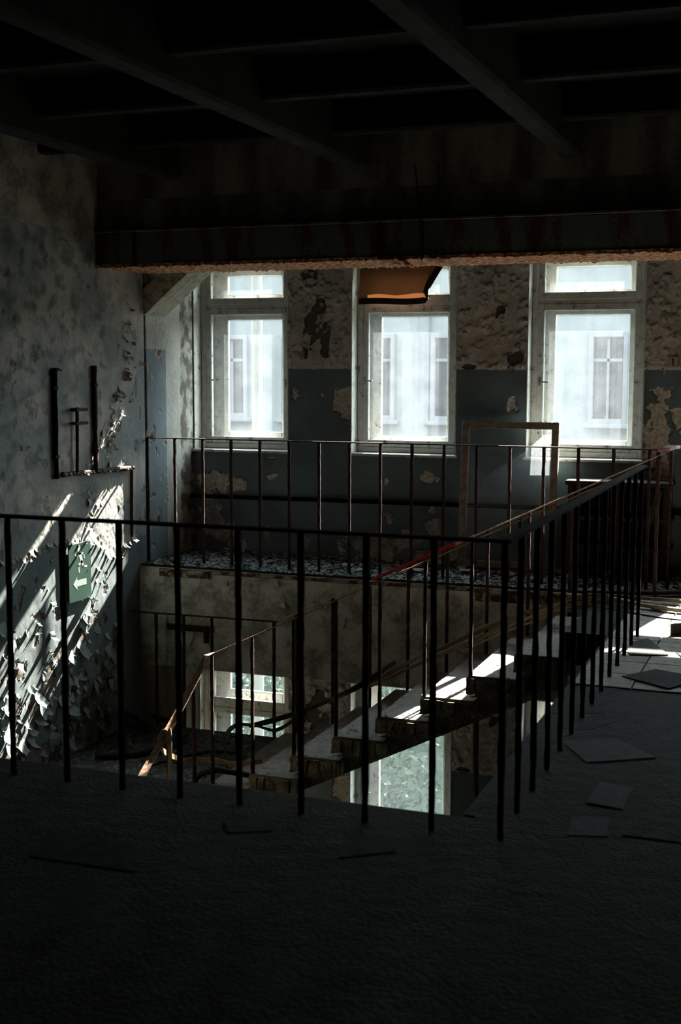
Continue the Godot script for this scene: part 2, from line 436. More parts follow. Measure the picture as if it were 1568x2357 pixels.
	mat("paper", Color(0.43, 0.48, 0.48), 0.9, conc, 1.5)
	mat("lino", Color(0.42, 0.46, 0.455), 0.85, conc, 0.8, 0.2, 0.2)
	mat("sign_green", Color(0.03, 0.22, 0.18), 0.6)
	mat("sign_white", Color(0.58, 0.64, 0.62), 0.6)
	mat("cream_plastic", Color(0.62, 0.58, 0.50), 0.5)
	mat("slot_black", Color(0.03, 0.03, 0.03), 0.6)
	mat("panel_pale", Color(0.50, 0.49, 0.45), 0.8, conc, 1.4)
	mat("steel", Color(0.6, 0.6, 0.58), 0.4); M.steel.metallic = 0.8
	mat("facade", Color(0.355, 0.37, 0.375), 0.9)
	mat("zinc", Color(0.34, 0.37, 0.38), 0.6)
	mat("facade_trim", Color(0.32, 0.33, 0.345), 0.9)
	mat("facade_pane", Color(0.06, 0.075, 0.085), 0.5)
	mat("bark", Color(0.28, 0.22, 0.17), 0.9)
	mat("leaf", Color(0.17, 0.23, 0.20), 0.8)
	M.leaf.backlight_enabled = true; M.leaf.backlight = Color(0.16, 0.22, 0.17)
	mat("grass", Color(0.14, 0.18, 0.14), 0.95)
	mat("cloth", Color(0.30, 0.20, 0.13), 0.9)
	M.cloth.backlight_enabled = true; M.cloth.backlight = Color(0.26, 0.15, 0.08)
	var k := 0
	for d in [["pane_upper", 71, 0.0, 0.19, 152], ["pane_upper_outer", 75, 0.0, 0.13, 152], ["pane_lower", 79, 0.0, 0.12, 110], ["pane_loose", 83, 0.04, 0.14, 200]]:
		var m := StandardMaterial3D.new()
		m.resource_name = d[0]
		m.albedo_texture = dirty_glass(d[1], d[2], d[3], Vector3(d[4], d[4] * 1.035, d[4] * 1.055))
		m.transparency = BaseMaterial3D.TRANSPARENCY_ALPHA
		m.roughness = 0.5
		m.backlight_enabled = true; m.backlight = Color(0.9, 0.92, 0.95)
		m.cull_mode = BaseMaterial3D.CULL_DISABLED
		M[d[0]] = m
		k += 1
	var g := StandardMaterial3D.new()
	g.resource_name = "clear_glass"
	g.albedo_color = Color(0.75, 0.85, 0.85, 0.12); g.roughness = 0.05
	g.transparency = BaseMaterial3D.TRANSPARENCY_ALPHA
	M.clear_glass = g

# ---------------------------------------------------------------- relief walls
func hat(t: Array, u: float, v: float) -> float:      # height at u, v in 0..1 (v down), clamped
	var w: int = t[3]; var h: int = t[4]
	var x := clampf(u * w - 0.5, 0.0, w - 1.001); var y := clampf(v * h - 0.5, 0.0, h - 1.001)
	var xi := int(x); var yi := int(y)
	var fx := x - xi; var fy := y - yi
	var a: PackedFloat32Array = t[2]
	var i := yi * w + xi
	var j := mini(yi + 1, h - 1) * w + xi
	return lerpf(lerpf(a[i], a[mini(i + 1, w * h - 1)], fx), lerpf(a[j], a[mini(j + 1, w * h - 1)], fx), fy)

# a grid sheet facing `out`; s runs along `us` metres, r along y; uv and height from the paint t covering s0..s1, y1..y0
func relief(mb: MB, t: Array, place: Callable, out: Vector3, along: Vector3, s0: float, s1: float, ra: float, rb: float, ts: Vector2, tr: Vector2, shift: float, cell: float, amp: float) -> void:
	var nx := maxi(1, int(ceil((s1 - s0) / cell))); var ny := maxi(1, int(ceil((rb - ra) / cell)))
	var ps := []; var ns := []; var us := []
	for j in ny + 1:
		for i in nx + 1:
			var s := lerpf(s0, s1, float(i) / nx); var y := lerpf(ra, rb, float(j) / ny)
			var u := (s - ts.x) / (ts.y - ts.x); var vv := (tr.y - (y + shift)) / (tr.y - tr.x)
			var e := 0.006
			var hgt := hat(t, u, vv)
			var du := (hat(t, u + e / (ts.y - ts.x), vv) - hat(t, u - e / (ts.y - ts.x), vv)) * amp / (2 * e)
			var dv := (hat(t, u, vv - e / (tr.y - tr.x)) - hat(t, u, vv + e / (tr.y - tr.x))) * amp / (2 * e)
			ps.append(place.call(s, y) + out * (hgt - 0.45) * amp)
			ns.append((out - along * du - Vector3.UP * dv).normalized())
			us.append(Vector2(u, vv))
	var ccw := along.cross(Vector3.UP).dot(out) > 0
	for j in ny:
		for i in nx:
			var a := j * (nx + 1) + i; var b := a + 1; var c := b + nx + 1; var d := a + nx + 1
			var k := [a, b, c, d] if ccw else [b, a, d, c]
			mb.smooth([ps[k[0]], ps[k[1]], ps[k[2]], ps[k[3]]], [ns[k[0]], ns[k[1]], ns[k[2]], ns[k[3]]], [us[k[0]], us[k[1]], us[k[2]], us[k[3]]])

# ---------------------------------------------------------------- scene
func _ready() -> void:
	rng.seed = 7
	var cam := Camera3D.new()
	cam.name = "camera"
	cam.position = Vector3(0, 1.6, 0)
	cam.rotation = Vector3(deg_to_rad(-6.3836), deg_to_rad(20.4606), deg_to_rad(0.1493))
	cam.near = 0.05; cam.far = 400.0
	var at := CameraAttributesPhysical.new()
	at.frustum_focal_length = 30.0095        # Godot's physical camera has a 24 mm high film: 2 atan(12 / 30.01) = 43.6 degrees
	at.frustum_focus_distance = 9.5
	at.exposure_aperture = 2.4
	at.frustum_near = 0.05; at.frustum_far = 400.0
	cam.attributes = at
	add_child(cam)
	cam.fov = 43.59
	cam.current = true
	var env := Environment.new()
	env.tonemap_mode = Environment.TONE_MAPPER_LINEAR
	env.tonemap_exposure = 1.15
	env.background_mode = Environment.BG_SKY
	var sky := Sky.new()
	var sm := ProceduralSkyMaterial.new()
	sm.sky_top_color = Color(0.64, 0.695, 0.71); sm.sky_horizon_color = Color(0.87, 0.905, 0.91)
	sm.ground_bottom_color = Color(0.30, 0.32, 0.32); sm.ground_horizon_color = Color(0.6, 0.63, 0.64)
	sm.sky_energy_multiplier = 4.0
	sm.sun_angle_max = 1.0
	sky.sky_material = sm
	env.sky = sky
	env.background_energy_multiplier = 1.0
	env.sdfgi_enabled = true; env.ssao_enabled = true; env.ssil_enabled = true
	var we := WorldEnvironment.new()
	we.name = "world_environment"; we.environment = env
	add_child(we)
	var sun := DirectionalLight3D.new()
	sun.name = "sun"
	sun.light_color = Color(1.0, 0.96, 0.90)
	sun.light_energy = 20.0
	sun.light_angular_distance = 0.6
	sun.shadow_enabled = true
	sun.sky_mode = DirectionalLight3D.SKY_MODE_LIGHT_ONLY
	add_child(sun)
	sun.look_at_from_position(Vector3.ZERO, SUN, Vector3.UP)

	make_materials()
	build_shell()
	build_windows()
	build_beam()
	build_stairs()
	build_railings()
	build_outside()
	build_left_wall_things()
	build_window_side_things()
	build_floor_things()
	build_debris()

func build_shell() -> void:
	# left wall: relief sheet where it is seen, plain blocks elsewhere
	var a := MB.new()
	relief(a, T.left, func(s: float, y: float) -> Vector3: return Vector3(-5.2, y, s), Vector3.RIGHT, Vector3(0, 0, 1), LZ.x, LZ.y, -1.4, 2.6, LZ, Vector2(-1.4, 2.6), 0.0, 0.016, 0.011)
	var am := a.mesh(M.left_wall_paint)
	var b := MB.new()
	b.span(-5.6, -5.225, LOW - 0.2, 3.6, -10.7, 4.3)
	b.span(-5.25, -5.2, LOW - 0.2, 3.6, -10.7, LZ.x)
	b.span(-5.25, -5.2, LOW - 0.2, 3.6, LZ.y, 4.3)
	b.span(-5.25, -5.2, 2.6, 3.6, LZ.x, LZ.y)
	b.span(-5.25, -5.2, LOW - 0.2, -1.4, LZ.x, LZ.y)
	b.mesh(M.plaster, am)
	var wl := struct("wall_left", am, null)
	T.wall_left = wl
	# window wall, both storeys, with openings
	var front := MB.new(); var back := MB.new()
	for st in 2:
		var off := 0.0 if st == 0 else LOW
		var shift := 0.0 if st == 0 else 3.38
		var lo := -0.1 if st == 0 else LOW - 0.2
		var hi := 3.6 if st == 0 else -0.1
		var xs := [-5.2]
		for w in WX: xs.append(w[0]); xs.append(w[1])
		xs.append(3.6)
		for k in xs.size() - 1:
			var hole := k % 2 == 1
			var parts: Array = [[lo, WY0 + off], [WY1 + off, hi]] if hole else [[lo, hi]]
			for p in parts:
				back.span(xs[k], xs[k + 1], p[0], p[1], WZ - 0.5, WZ - 0.03)
				if xs[k] < -0.6:
					var x1 := minf(xs[k + 1], -0.6)
					relief(front, T.win, func(s: float, y: float) -> Vector3: return Vector3(s, y, WZ), Vector3(0, 0, 1), Vector3.RIGHT, xs[k], x1, p[0], minf(p[1], 2.8 - shift if st == 0 else p[1]), Vector2(-5.2, -0.6), Vector2(-0.1, 2.8), shift, 0.018, 0.03)
			if hole:
				for x in [xs[k], xs[k + 1]]:
					back.span(x - 0.004, x + 0.004, WY0 + off, WY1 + off, WZ - 0.5, WZ + 0.003)
				back.span(xs[k], xs[k + 1], WY0 + off - 0.02, WY0 + off, WZ - 0.5, WZ + 0.004, 0.004)
	var wm := front.mesh(M.window_wall_paint)
	back.mesh(M.chipped_wood, wm)
	T.wall_back = struct("wall_back", wm, null)
	var r := MB.new(); r.span(3.5, 3.8, LOW - 0.2, 3.6, -10.7, 4.3)
	struct("wall_right", r, M.dark_plaster)
	var f := MB.new(); f.span(-5.6, 3.8, LOW - 0.2, 3.6, 4.0, 4.3)
	struct("wall_front", f, M.dark_plaster)
	# upper floor round the well
	var fl := MB.new()
	fl.span(-5.2, 3.5, -0.22, 0.0, -4.34, 4.0, 0.012)
	fl.span(-1.155, 3.5, -0.22, 0.0, WZ, -4.34, 0.012)
	fl.span(-5.2, -1.155, -0.22, 0.0, WZ, -9.2, 0.012)
	fl.span(-1.42, -1.155, -0.2, 0.0, -9.2, -7.7, 0.012)
	T.floor = struct("floor", fl, M.floor_dust)
	var ld := MB.new()
	ld.span(-5.2, -3.83, -1.48, -1.3, -9.08, -7.6, 0.01)
	struct("floor_001", ld, M.concrete)
	var lf := MB.new(); lf.span(-5.6, 3.8, LOW - 0.2, LOW, -10.7, 4.3)
	struct("floor_002", lf, M.floor_dust)
	# wall that hangs below the walkway edge
	var dw := MB.new()
	dw.span(-5.2, -1.42, -0.84, -0.016, -9.26, -9.19, 0.008)
	dw.span(-1.42, 3.5, -0.84, -0.2, -9.26, -9.19, 0.0)
	T.wall_well = struct("wall_well", dw, M.plaster)
	# corner pilaster below the walkway
	var pl := MB.new()
	pl.span(-5.22, -4.80, LOW, -0.2, -9.5, -9.21, 0.015)
	struct("wall_pilaster", pl, M.stained_plaster)
	# ceiling with downstand beams and cross ribs
	var ce := MB.new()
	ce.span(-5.6, 3.8, 3.3, 3.6, -10.7, 4.3)
	ce.span(-5.2, 3.5, 2.9, 3.3, WZ, -9.25)
	var c := struct("ceiling", ce, M.ceiling_paint)
	for x in [-4.55, -3.07, -1.6, -0.1, 1.4, 2.9]:
		var cb := MB.new(); cb.box(Vector3(x, 3.15, -2.32), Vector3(0.15, 0.34, 12.62), Basis(), 0.02)
		obj("ceiling_beam", cb, M.dark_plaster, c)
	for z in [-7.9, -6.78, -5.66, -4.5, -3.3, -2.1, -0.9]:
		var cb := MB.new(); cb.box(Vector3(-0.85, 3.2, z), Vector3(8.7, 0.22, 0.10), Basis(), 0.015)
		obj("ceiling_rib", cb, M.ceiling_paint, c)
	# lintel wall over the beam
	var li := MB.new(); li.span(-5.2, 3.5, 2.6, 3.32, -9.2, -8.64)
	struct("wall_lintel", li, M.stained_plaster)

func frame_shape(mb: MB, x0: float, x1: float, y0: float, y1: float, z: float, d: float, w: float, hgt := 0.0) -> void:
	var h := hgt if hgt > 0.0 else w
	mb.span(x0, x0 + w, y0, y1, z - d / 2, z + d / 2, 0.006)
	mb.span(x1 - w, x1, y0, y1, z - d / 2, z + d / 2, 0.006)
	mb.span(x0 + w, x1 - w, y0, y0 + h, z - d / 2, z + d / 2, 0.006)
	mb.span(x0 + w, x1 - w, y1 - h, y1, z - d / 2, z + d / 2, 0.006)

func build_windows() -> void:
	var n := 0
	for st in 2:
		for k in WX.size():
			n += 1
			var off := 0.0 if st == 0 else LOW
			var x0: float = WX[k][0]; var x1: float = WX[k][1]
			var root := Node3D.new()
			root.name = "window_%d" % n
			root.set_meta("kind", "structure")
			add_child(root)
			var fr := MB.new()
			frame_shape(fr, x0 + 0.004, x1 - 0.004, WY0 + off + 0.004, WY1 + off - 0.004, -10.44, 0.22, 0.045)
			fr.span(x0 + 0.05, x1 - 0.05, 2.115 + off, 2.165 + off, -10.55, -10.345, 0.006)
			obj("window_frame", fr, M.chipped_wood, root)
			for s in 2:
				var z := -10.36 if s == 0 else -10.53
				var ins := 0.0 if s == 0 else (0.085 if k == 0 else 0.06)
				for part in [["sash", WY0 + 0.05 + off, 2.125 + off], ["transom_sash", 2.155 + off, WY1 - 0.05 + off]]:
					var sa := MB.new()
					frame_shape(sa, x0 + 0.045, x1 - 0.045, part[1], part[2], z, 0.042, 0.058 + ins, 0.058 + ins * 0.45)
					var so := obj(part[0], sa, M.chipped_wood, root)
					var gl := MB.new()
					var gx0 := x0 + 0.098 + ins; var gx1 := x1 - 0.098 - ins; var gy0: float = part[1] + 0.053 + ins * 0.45; var gy1: float = part[2] - 0.053 - ins * 0.45
					var ux := rng.randf(); var uy := rng.randf()
					gl.smooth([Vector3(gx0, gy0, z), Vector3(gx1, gy0, z), Vector3(gx1, gy1, z), Vector3(gx0, gy1, z)], [Vector3.BACK, Vector3.BACK, Vector3.BACK, Vector3.BACK],
						[Vector2(ux, uy + gy1 - gy0), Vector2(ux + gx1 - gx0, uy + gy1 - gy0), Vector2(ux + gx1 - gx0, uy), Vector2(ux, uy)])
					obj("pane", gl, M.pane_lower if st == 1 else (M.pane_upper if s == 0 else M.pane_upper_outer), so)
			var ha := MB.new()
			ha.box(Vector3(x0 + 0.074, 1.50 + off, -10.335), Vector3(0.022, 0.07, 0.008), Basis(), 0.003)
			ha.bar(Vector3(x0 + 0.074, 1.50 + off, -10.32), Vector3(x0 + 0.150, 1.497 + off, -10.305), 0.010, 0.012, Vector3.UP, 0.003)
			obj("window_handle", ha, M.steel, root)
			var si := MB.new()
			si.span(x0 - 0.02, x1 + 0.02, WY0 - 0.022 + off, WY0 + 0.002 + off, -10.34, WZ + 0.03, 0.006)
			obj("window_sill", si, M.chipped_wood, root)

func build_beam() -> void:
	var t := thing("steel_beam", "long rusty steel beam crossing the room under the stained lintel, in front of the windows", "beam")
	var w := MB.new(); w.span(-5.22, 3.5, 2.375, 2.612, -8.66, -8.60, 0.006)
	obj("web", w, M.beam_paint, t)
	var f := MB.new()
	f.span(-5.22, 3.5, 2.612, 2.632, -8.70, -8.575, 0.004)
	obj("top_flange", f, M.beam_paint, t)
	var s := MB.new()      # ragged, flaking underside
	var r := RandomNumberGenerator.new(); r.seed = 5
	var nx := 520; var nz := 10
	var gy := []
	for i in nx + 1:
		for j in nz + 1:
			gy.append(2.357 + r.randf_range(-0.003, 0.003) + (r.randf_range(-0.012, 0.003) * float(r.randf() < 0.6) if (j == 0 or j == nz) else 0.0))
	for i in nx:
		for j in nz:
			var p := func(a: int, b: int) -> Vector3: return Vector3(-5.22 + 8.72 * a / nx, gy[a * (nz + 1) + b], -9.24 + 0.645 * b / nz)
			s.quad(p.call(i, j), p.call(i + 1, j), p.call(i + 1, j + 1), p.call(i, j + 1))
	for i in nx:
		var x0 := -5.22 + 8.72 * i / nx; var x1 := -5.22 + 8.72 * (i + 1) / nx
		s.quad(Vector3(x0, gy[i * (nz + 1) + nz], -8.595), Vector3(x1, gy[(i + 1) * (nz + 1) + nz], -8.595), Vector3(x1, 2.378, -8.595), Vector3(x0, 2.378, -8.595))
		s.quad(Vector3(x1, gy[(i + 1) * (nz + 1)], -9.24), Vector3(x0, gy[i * (nz + 1)], -9.24), Vector3(x0, 2.6, -9.24), Vector3(x1, 2.6, -9.24))
	obj("soffit_plate", s, M.soffit_rust, t)
	for x in [-4.86, -2.92, -2.61]:
		var st := MB.new(); st.span(x - 0.012, x + 0.012, 2.36, 2.612, -8.60, -8.575, 0.003)
		obj("stiffener", st, M.rust, t)
	for q in [[-2.92, -0.02, 0.22], [-2.80, -0.05, 0.14], [-2.58, -0.015, 0.16], [-4.42, -0.02, 0.06]]:
		var sh := MB.new()
		var p0 := Vector3(q[0], 2.36, -8.62); var p1 := Vector3(q[0] + q[2], 2.35 + q[1], -8.57)
		sh.ribbon([p0, (p0 + p1) / 2 + Vector3(0, -0.012, 0.01), p1], [Vector3(0, 0.4, 1)], 0.045, 0.004)
		obj("torn_plate", sh, M.soffit_rust, t)
	var b := MB.new()
	b.extrude([Vector2(-5.21, 2.02), Vector2(-4.72, 2.42), Vector2(-4.72, 2.6), Vector2(-5.21, 2.24)], Vector3(0, 0, -9.70), Vector3.RIGHT, Vector3.UP, Vector3(0, 0, 0.37))
	single("diagonal_brace", b, M.brace_paint, "chipped pale diagonal brace from the left wall up under the steel beam", "brace")
	var ci := 0
	for c in [[[-2.66, 2.98], [-2.635, 2.8], [-2.62, 2.61], [-2.605, 2.34]], [[-2.49, 2.98], [-2.492, 2.8], [-2.495, 2.62]]]:
		var path := []
		for p in c: path.append(Vector3(p[0], p[1], -8.565))
		var m := MB.new(); m.tube(path, 0.006, 6)
		single("hanging_wire", m, M.rubber, ["thin black wire hanging down the lintel and over the rusty beam, left of two", "shorter black wire on the stained lintel that stops at the beam top, right of two"][ci], "wire")
		ci += 1

func lumpy_bar(length: float, w: float, sd: int) -> ArrayMesh:     # a square bar standing on its origin, thick with rust
	var r := RandomNumberGenerator.new(); r.seed = sd
	var mb := MB.new()
	var seg := int(length / 0.045)
	var rings := []
	for k in seg + 1:
		var y := length * k / seg
		var s := w * 0.5 * (1.0 + r.randf_range(-0.10, 0.16))
		var ox := r.randf_range(-0.0012, 0.0012); var oz := r.randf_range(-0.0012, 0.0012)
		var ring := []
		for q in [[-1, -0.6], [-0.6, -1], [0.6, -1], [1, -0.6], [1, 0.6], [0.6, 1], [-0.6, 1], [-1, 0.6]]:
			ring.append(Vector3(ox + q[0] * s * r.randf_range(0.92, 1.08), y, oz + q[1] * s * r.randf_range(0.92, 1.08)))
		rings.append(ring)
	for k in seg:
		for s in 8:
			mb.face(rings[k][s], rings[k][(s + 1) % 8], rings[k + 1][(s + 1) % 8], rings[k + 1][s], Vector3(0, rings[k][0].y, 0))
	for s in 6:
		mb.face(rings[0][0], rings[0][s + 1], rings[0][(s + 2) % 8], rings[0][0], Vector3(0, length, 0))
	return mb.mesh()

func balusters(parent: Node, feet: Array, length: float, w: float, m: Material, sd: int) -> void:
	var kinds := []
	for k in 4: kinds.append(lumpy_bar(length, w, sd + k))
	for i in feet.size():
		var o := obj("baluster", kinds[i % 4], m, parent)
		o.position = feet[i]

const RUN := 0.3025
const RISE := 0.1625
func build_stairs() -> void:
	var t := thing("staircase", "concrete stair flight rising from the landing to the upper floor, strewn with paint chips", "stairs")
	var st := MB.new()
	var poly := [Vector2(-1.42, -0.17), Vector2(-1.42, -0.44)]
	poly.append(Vector2(-3.45, -1.46)); poly.append(Vector2(-3.83, -1.46)); poly.append(Vector2(-3.83, -1.3))
	for k in range(8, 0, -1):
		var xr := -1.42 - RUN * k + RUN
		var y := -RISE * k
		poly.append(Vector2(xr - RUN + 0.05, y - 0.10)); poly.append(Vector2(xr + 0.05, y - 0.10))
	poly = [Vector2(-1.40, -0.20), Vector2(-1.40, -0.36), Vector2(-3.50, -1.40), Vector2(-3.83, -1.47), Vector2(-3.83, -1.31)]
	for k in range(7, 0, -1):
		poly.append(Vector2(-1.42 - RUN * k + 0.045, -RISE * (k + 1) + 0.02)); poly.append(Vector2(-1.42 - RUN * k + 0.045, -RISE * k - 0.09))
	st.extrude(poly, Vector3(0, 0, -9.0), Vector3.RIGHT, Vector3.UP, Vector3(0, 0, 1.2))
	obj("stringer", st, M.step_concrete, t)
	var r := RandomNumberGenerator.new(); r.seed = 3
	for k in range(1, 9):
		var y := -RISE * k if k < 8 else -1.245
		var x1 := -1.42 - RUN * (k - 1) + 0.06; var x0 := -1.42 - RUN * k
		var tr := MB.new(); var top := MB.new()
		tr.box(Vector3((x0 + x1) / 2, y - 0.0575, -8.375), Vector3(x1 - x0, 0.105, 1.35), Basis(), 0.012)
		var o := obj("tread", tr, M.step_concrete, t)
		var cuts := [x0]
		for q in range(1, 5): cuts.append(lerpf(x0, x1, q / 5.0) + r.randf_range(-0.022, 0.022))
		cuts.append(x1)
		for q in 5:
			var ck := MB.new()
			var yt := y - 0.012 - r.randf() * 0.006
			var yb := y - 0.108 - r.randf() * 0.008
			var ym := (yt + yb) / 2 + r.randf_range(-0.02, 0.02)
			var xa: float = cuts[q] + 0.003; var xb: float = cuts[q + 1] - 0.003
			ck.extrude([Vector2(xa, yb), Vector2(lerpf(xa, xb, 0.6), yb + r.randf_range(-0.008, 0.01)), Vector2(xb + r.randf_range(-0.008, 0.0), yb + r.randf_range(0, 0.02)), Vector2(xb + r.randf_range(-0.01, 0.0), ym), Vector2(xb, yt), Vector2(xa + r.randf_range(0, 0.006), yt), Vector2(xa + r.randf_range(0, 0.01), ym)], Vector3(0, 0, -7.704), Vector3.RIGHT, Vector3.UP, Vector3(r.randf_range(-0.002, 0.002), 0, r.randf_range(0.010, 0.022)))
			obj("stone_chunk", ck, M.step_concrete, o)
		top.box(Vector3((x0 + x1) / 2, y - 0.003, -8.375), Vector3(x1 - x0 - 0.012, 0.008, 1.33), Basis(), 0.003)
		obj("tread_top", top, M.tread_stone, o)
	# lower flight along the left wall
	var t2 := thing("staircase", "lower concrete flight leading down from the landing along the left wall, in deep shade", "stairs")
	for k in range(1, 8):
		var tr := MB.new()
		tr.box(Vector3(-4.55, -1.3 - RISE * k - 0.055, -7.6 + 0.3 * k - 0.14), Vector3(1.28, 0.11, 0.34), Basis(), 0.012)
		obj("tread", tr, M.step_concrete, t2)
	var s2 := MB.new()
	s2.extrude([Vector2(-7.6, -1.48), Vector2(-7.6, -1.72), Vector2(-5.4, -2.95), Vector2(-5.4, -2.62)], Vector3(-5.1, 0, 0), Vector3(0, 0, 1), Vector3.UP, Vector3(1.1, 0, 0))
	obj("stringer", s2, M.step_concrete, t2)

func build_railings() -> void:
	# foreground: along the near edge and away along the right edge of the well, one welded piece
	var t := thing("railing", "black iron railing in the foreground, along the near and right edges of the stairwell", "railing")
	var tr := MB.new(); tr.bar(Vector3(-5.2, 1.03, -4.16), Vector3(-0.945, 1.03, -4.16), 0.045, 0.012, Vector3.UP, 0.003)
	obj("top_rail", tr, M.old_iron, t)
	var tr2 := MB.new(); tr2.bar(Vector3(-0.965, 1.03, -4.14), Vector3(-0.965, 1.03, -7.75), 0.05, 0.012, Vector3.UP, 0.003)
	obj("top_rail", tr2, M.old_iron, t)
	var feet := []
	for k in 17: feet.append(Vector3(-0.965 - 0.2455 * k, 0, -4.16))
	for k in range(1, 14): feet.append(Vector3(-0.968, 0, -4.16 - 0.2715 * k))
	balusters(t, feet, 1.026, 0.021, M.old_iron, 100)
	# walkway under the windows
	var w := thing("railing", "thin rusty railing along the walkway edge under the windows, beyond the stairs", "railing")
	var wr := MB.new(); wr.bar(Vector3(-5.2, 1.03, -9.36), Vector3(-0.96, 1.03, -9.36), 0.03, 0.009, Vector3.UP, 0.002)
	obj("top_rail", wr, M.rust, w)
	feet = []
	for k in 17: feet.append(Vector3(-5.20 + 0.2545 * k, 0, -9.36))
	feet.append(Vector3(-0.985, 0, -9.44))
	balusters(w, feet, 1.026, 0.022, M.rust, 110)
	# stair rail on the near side, with a lower length that drops towards the viewer
	var slope := 1.37 / 2.835
	var n := thing("railing", "rusty sloping handrail on the near side of the stairs, bending down to the lower flight", "railing")
	var nr := MB.new()
	nr.bar(Vector3(-3.83, -0.345, -7.72), Vector3(-0.98, 1.02, -7.72), 0.03, 0.009, Vector3.UP, 0.002)
	obj("top_rail", nr, M.rail_strip, n)
	var dr := MB.new()
	dr.ribbon([Vector3(-3.80, -0.33, -7.735), Vector3(-3.845, -0.345, -7.70), Vector3(-3.85, -0.42, -7.62), Vector3(-3.85, -0.66, -7.25), Vector3(-3.85, -0.905, -6.82), Vector3(-3.85, -1.35, -6.1), Vector3(-3.85, -1.65, -5.6)], [Vector3(0.3, 0, 1), Vector3(0.8, 0, 0.5), Vector3(1, 0, 0)], 0.05, 0.008)
	obj("lower_rail", dr, M.rail_strip, n)
	for k in range(0, 8):
		var x := -1.42 - RUN * (k + 1) + 0.025
		var y0 := -RISE * (k + 1) if k < 7 else -1.245
		var yt := -0.345 + (x + 3.83) * slope
		var o := obj("baluster", lumpy_bar(yt - y0, 0.022, 130 + k), M.rust, n)
		o.position = Vector3(x, y0, -7.72)
	for q in [[-7.53, -0.49, -1.46], [-7.17, -0.71, -1.60], [-6.8, -0.93, -1.85], [-6.4, -1.18, -2.1]]:
		var o := obj("baluster", lumpy_bar(q[1] - q[2], 0.022, 150), M.rust, n)
		o.position = Vector3(-3.86, q[2], q[0])
	# stair rail on the far side, with a piece of red plastic grip left on it
	var f := thing("railing", "rusty sloping handrail on the far side of the stairs with red plastic grip", "railing")
	var p0 := Vector3(-3.90, -0.365, -9.05); var p1 := Vector3(-0.985, 1.03, -9.05)
	var fr := MB.new(); fr.bar(p0, p1, 0.03, 0.009, Vector3.UP, 0.002)
	obj("top_rail", fr, M.rail_strip, f)
	var g := MB.new()
	var dirn := (p1 - p0).normalized()
	var ga := p0 + dirn * ((-3.115 - p0.x) / dirn.x); var gb := p0 + dirn * ((-2.47 - p0.x) / dirn.x)
	g.bar(ga + Vector3(0, 0.006, 0), gb + Vector3(0, 0.006, 0), 0.045, 0.026, Vector3.UP, 0.008)
	obj("grip", g, M.red_plastic, f).set_meta("label", "red plastic grip")
	var g2 := MB.new()
	g2.bar(gb, gb + dirn * 0.16, 0.036, 0.016, Vector3.UP, 0.004)
	obj("torn_grip", g2, M.rail_strip, f)
	var g3 := MB.new()
	g3.ribbon([Vector3(-1.03, 1.03, -9.05), Vector3(-0.985, 1.052, -9.1), Vector3(-0.955, 1.06, -9.2), Vector3(-0.945, 1.055, -9.36)], [Vector3(0.3, 0, 1), Vector3(1, 0, 0)], 0.06, 0.022)
	obj("end_grip", g3, M.worn_red, f)
	for k in range(0, 8):
		var x := -1.42 - RUN * (k + 1) + 0.10
		var y0 := -RISE * (k + 1) if k < 7 else -1.3
		var yt := p0.y + (x - p0.x) * (p1.y - p0.y) / (p1.x - p0.x)
		var o := obj("baluster", lumpy_bar(yt - y0, 0.022, 170 + k), M.rust, f)
		o.position = Vector3(x, y0, -9.05)
	var np := obj("baluster", lumpy_bar(1.03, 0.026, 181), M.rust, f)
	np.position = Vector3(-1.03, 0, -9.05)
	# landing rail
	var l := thing("railing", "short rusty railing on the far edge of the landing, left of the stairs", "railing")
	var lr := MB.new(); lr.bar(Vector3(-5.2, -0.372, -9.05), Vector3(-3.89, -0.366, -9.05), 0.03, 0.009, Vector3.UP, 0.002)
	obj("top_rail", lr, M.rust, l)
	feet = []
	for x in [-4.97, -4.72, -4.47, -3.93]: feet.append(Vector3(x, -1.3, -9.05))
	balusters(l, feet, 0.93, 0.022, M.rust, 190)

func building_window(parent: Node, x: float, y: float, z: float, w: float, h: float, cols: int) -> void:
	var fr := MB.new()
	frame_shape(fr, x - w / 2, x + w / 2, y - h / 2, y + h / 2, z + 0.05, 0.16, 0.11)
	for k in range(1, cols):
		var mx := x - w / 2 + w * k / cols
		fr.span(mx - 0.03, mx + 0.03, y - h / 2 + 0.1, y + h / 2 - 0.1, z, z + 0.06)
	fr.span(x - w / 2 + 0.1, x + w / 2 - 0.1, y + h * 0.18, y + h * 0.18 + 0.07, z, z + 0.06)
	fr.span(x - w / 2 - 0.1, x + w / 2 + 0.1, y - h / 2 - 0.1, y - h / 2, z, z + 0.22, 0.01)
	var o := obj("window", fr, M.facade_trim, parent)
	var pn := MB.new(); pn.span(x - w / 2 + 0.1, x + w / 2 - 0.1, y - h / 2 + 0.1, y + h / 2 - 0.1, z - 0.02, z + 0.01)
	obj("pane", pn, M.facade_pane, o)

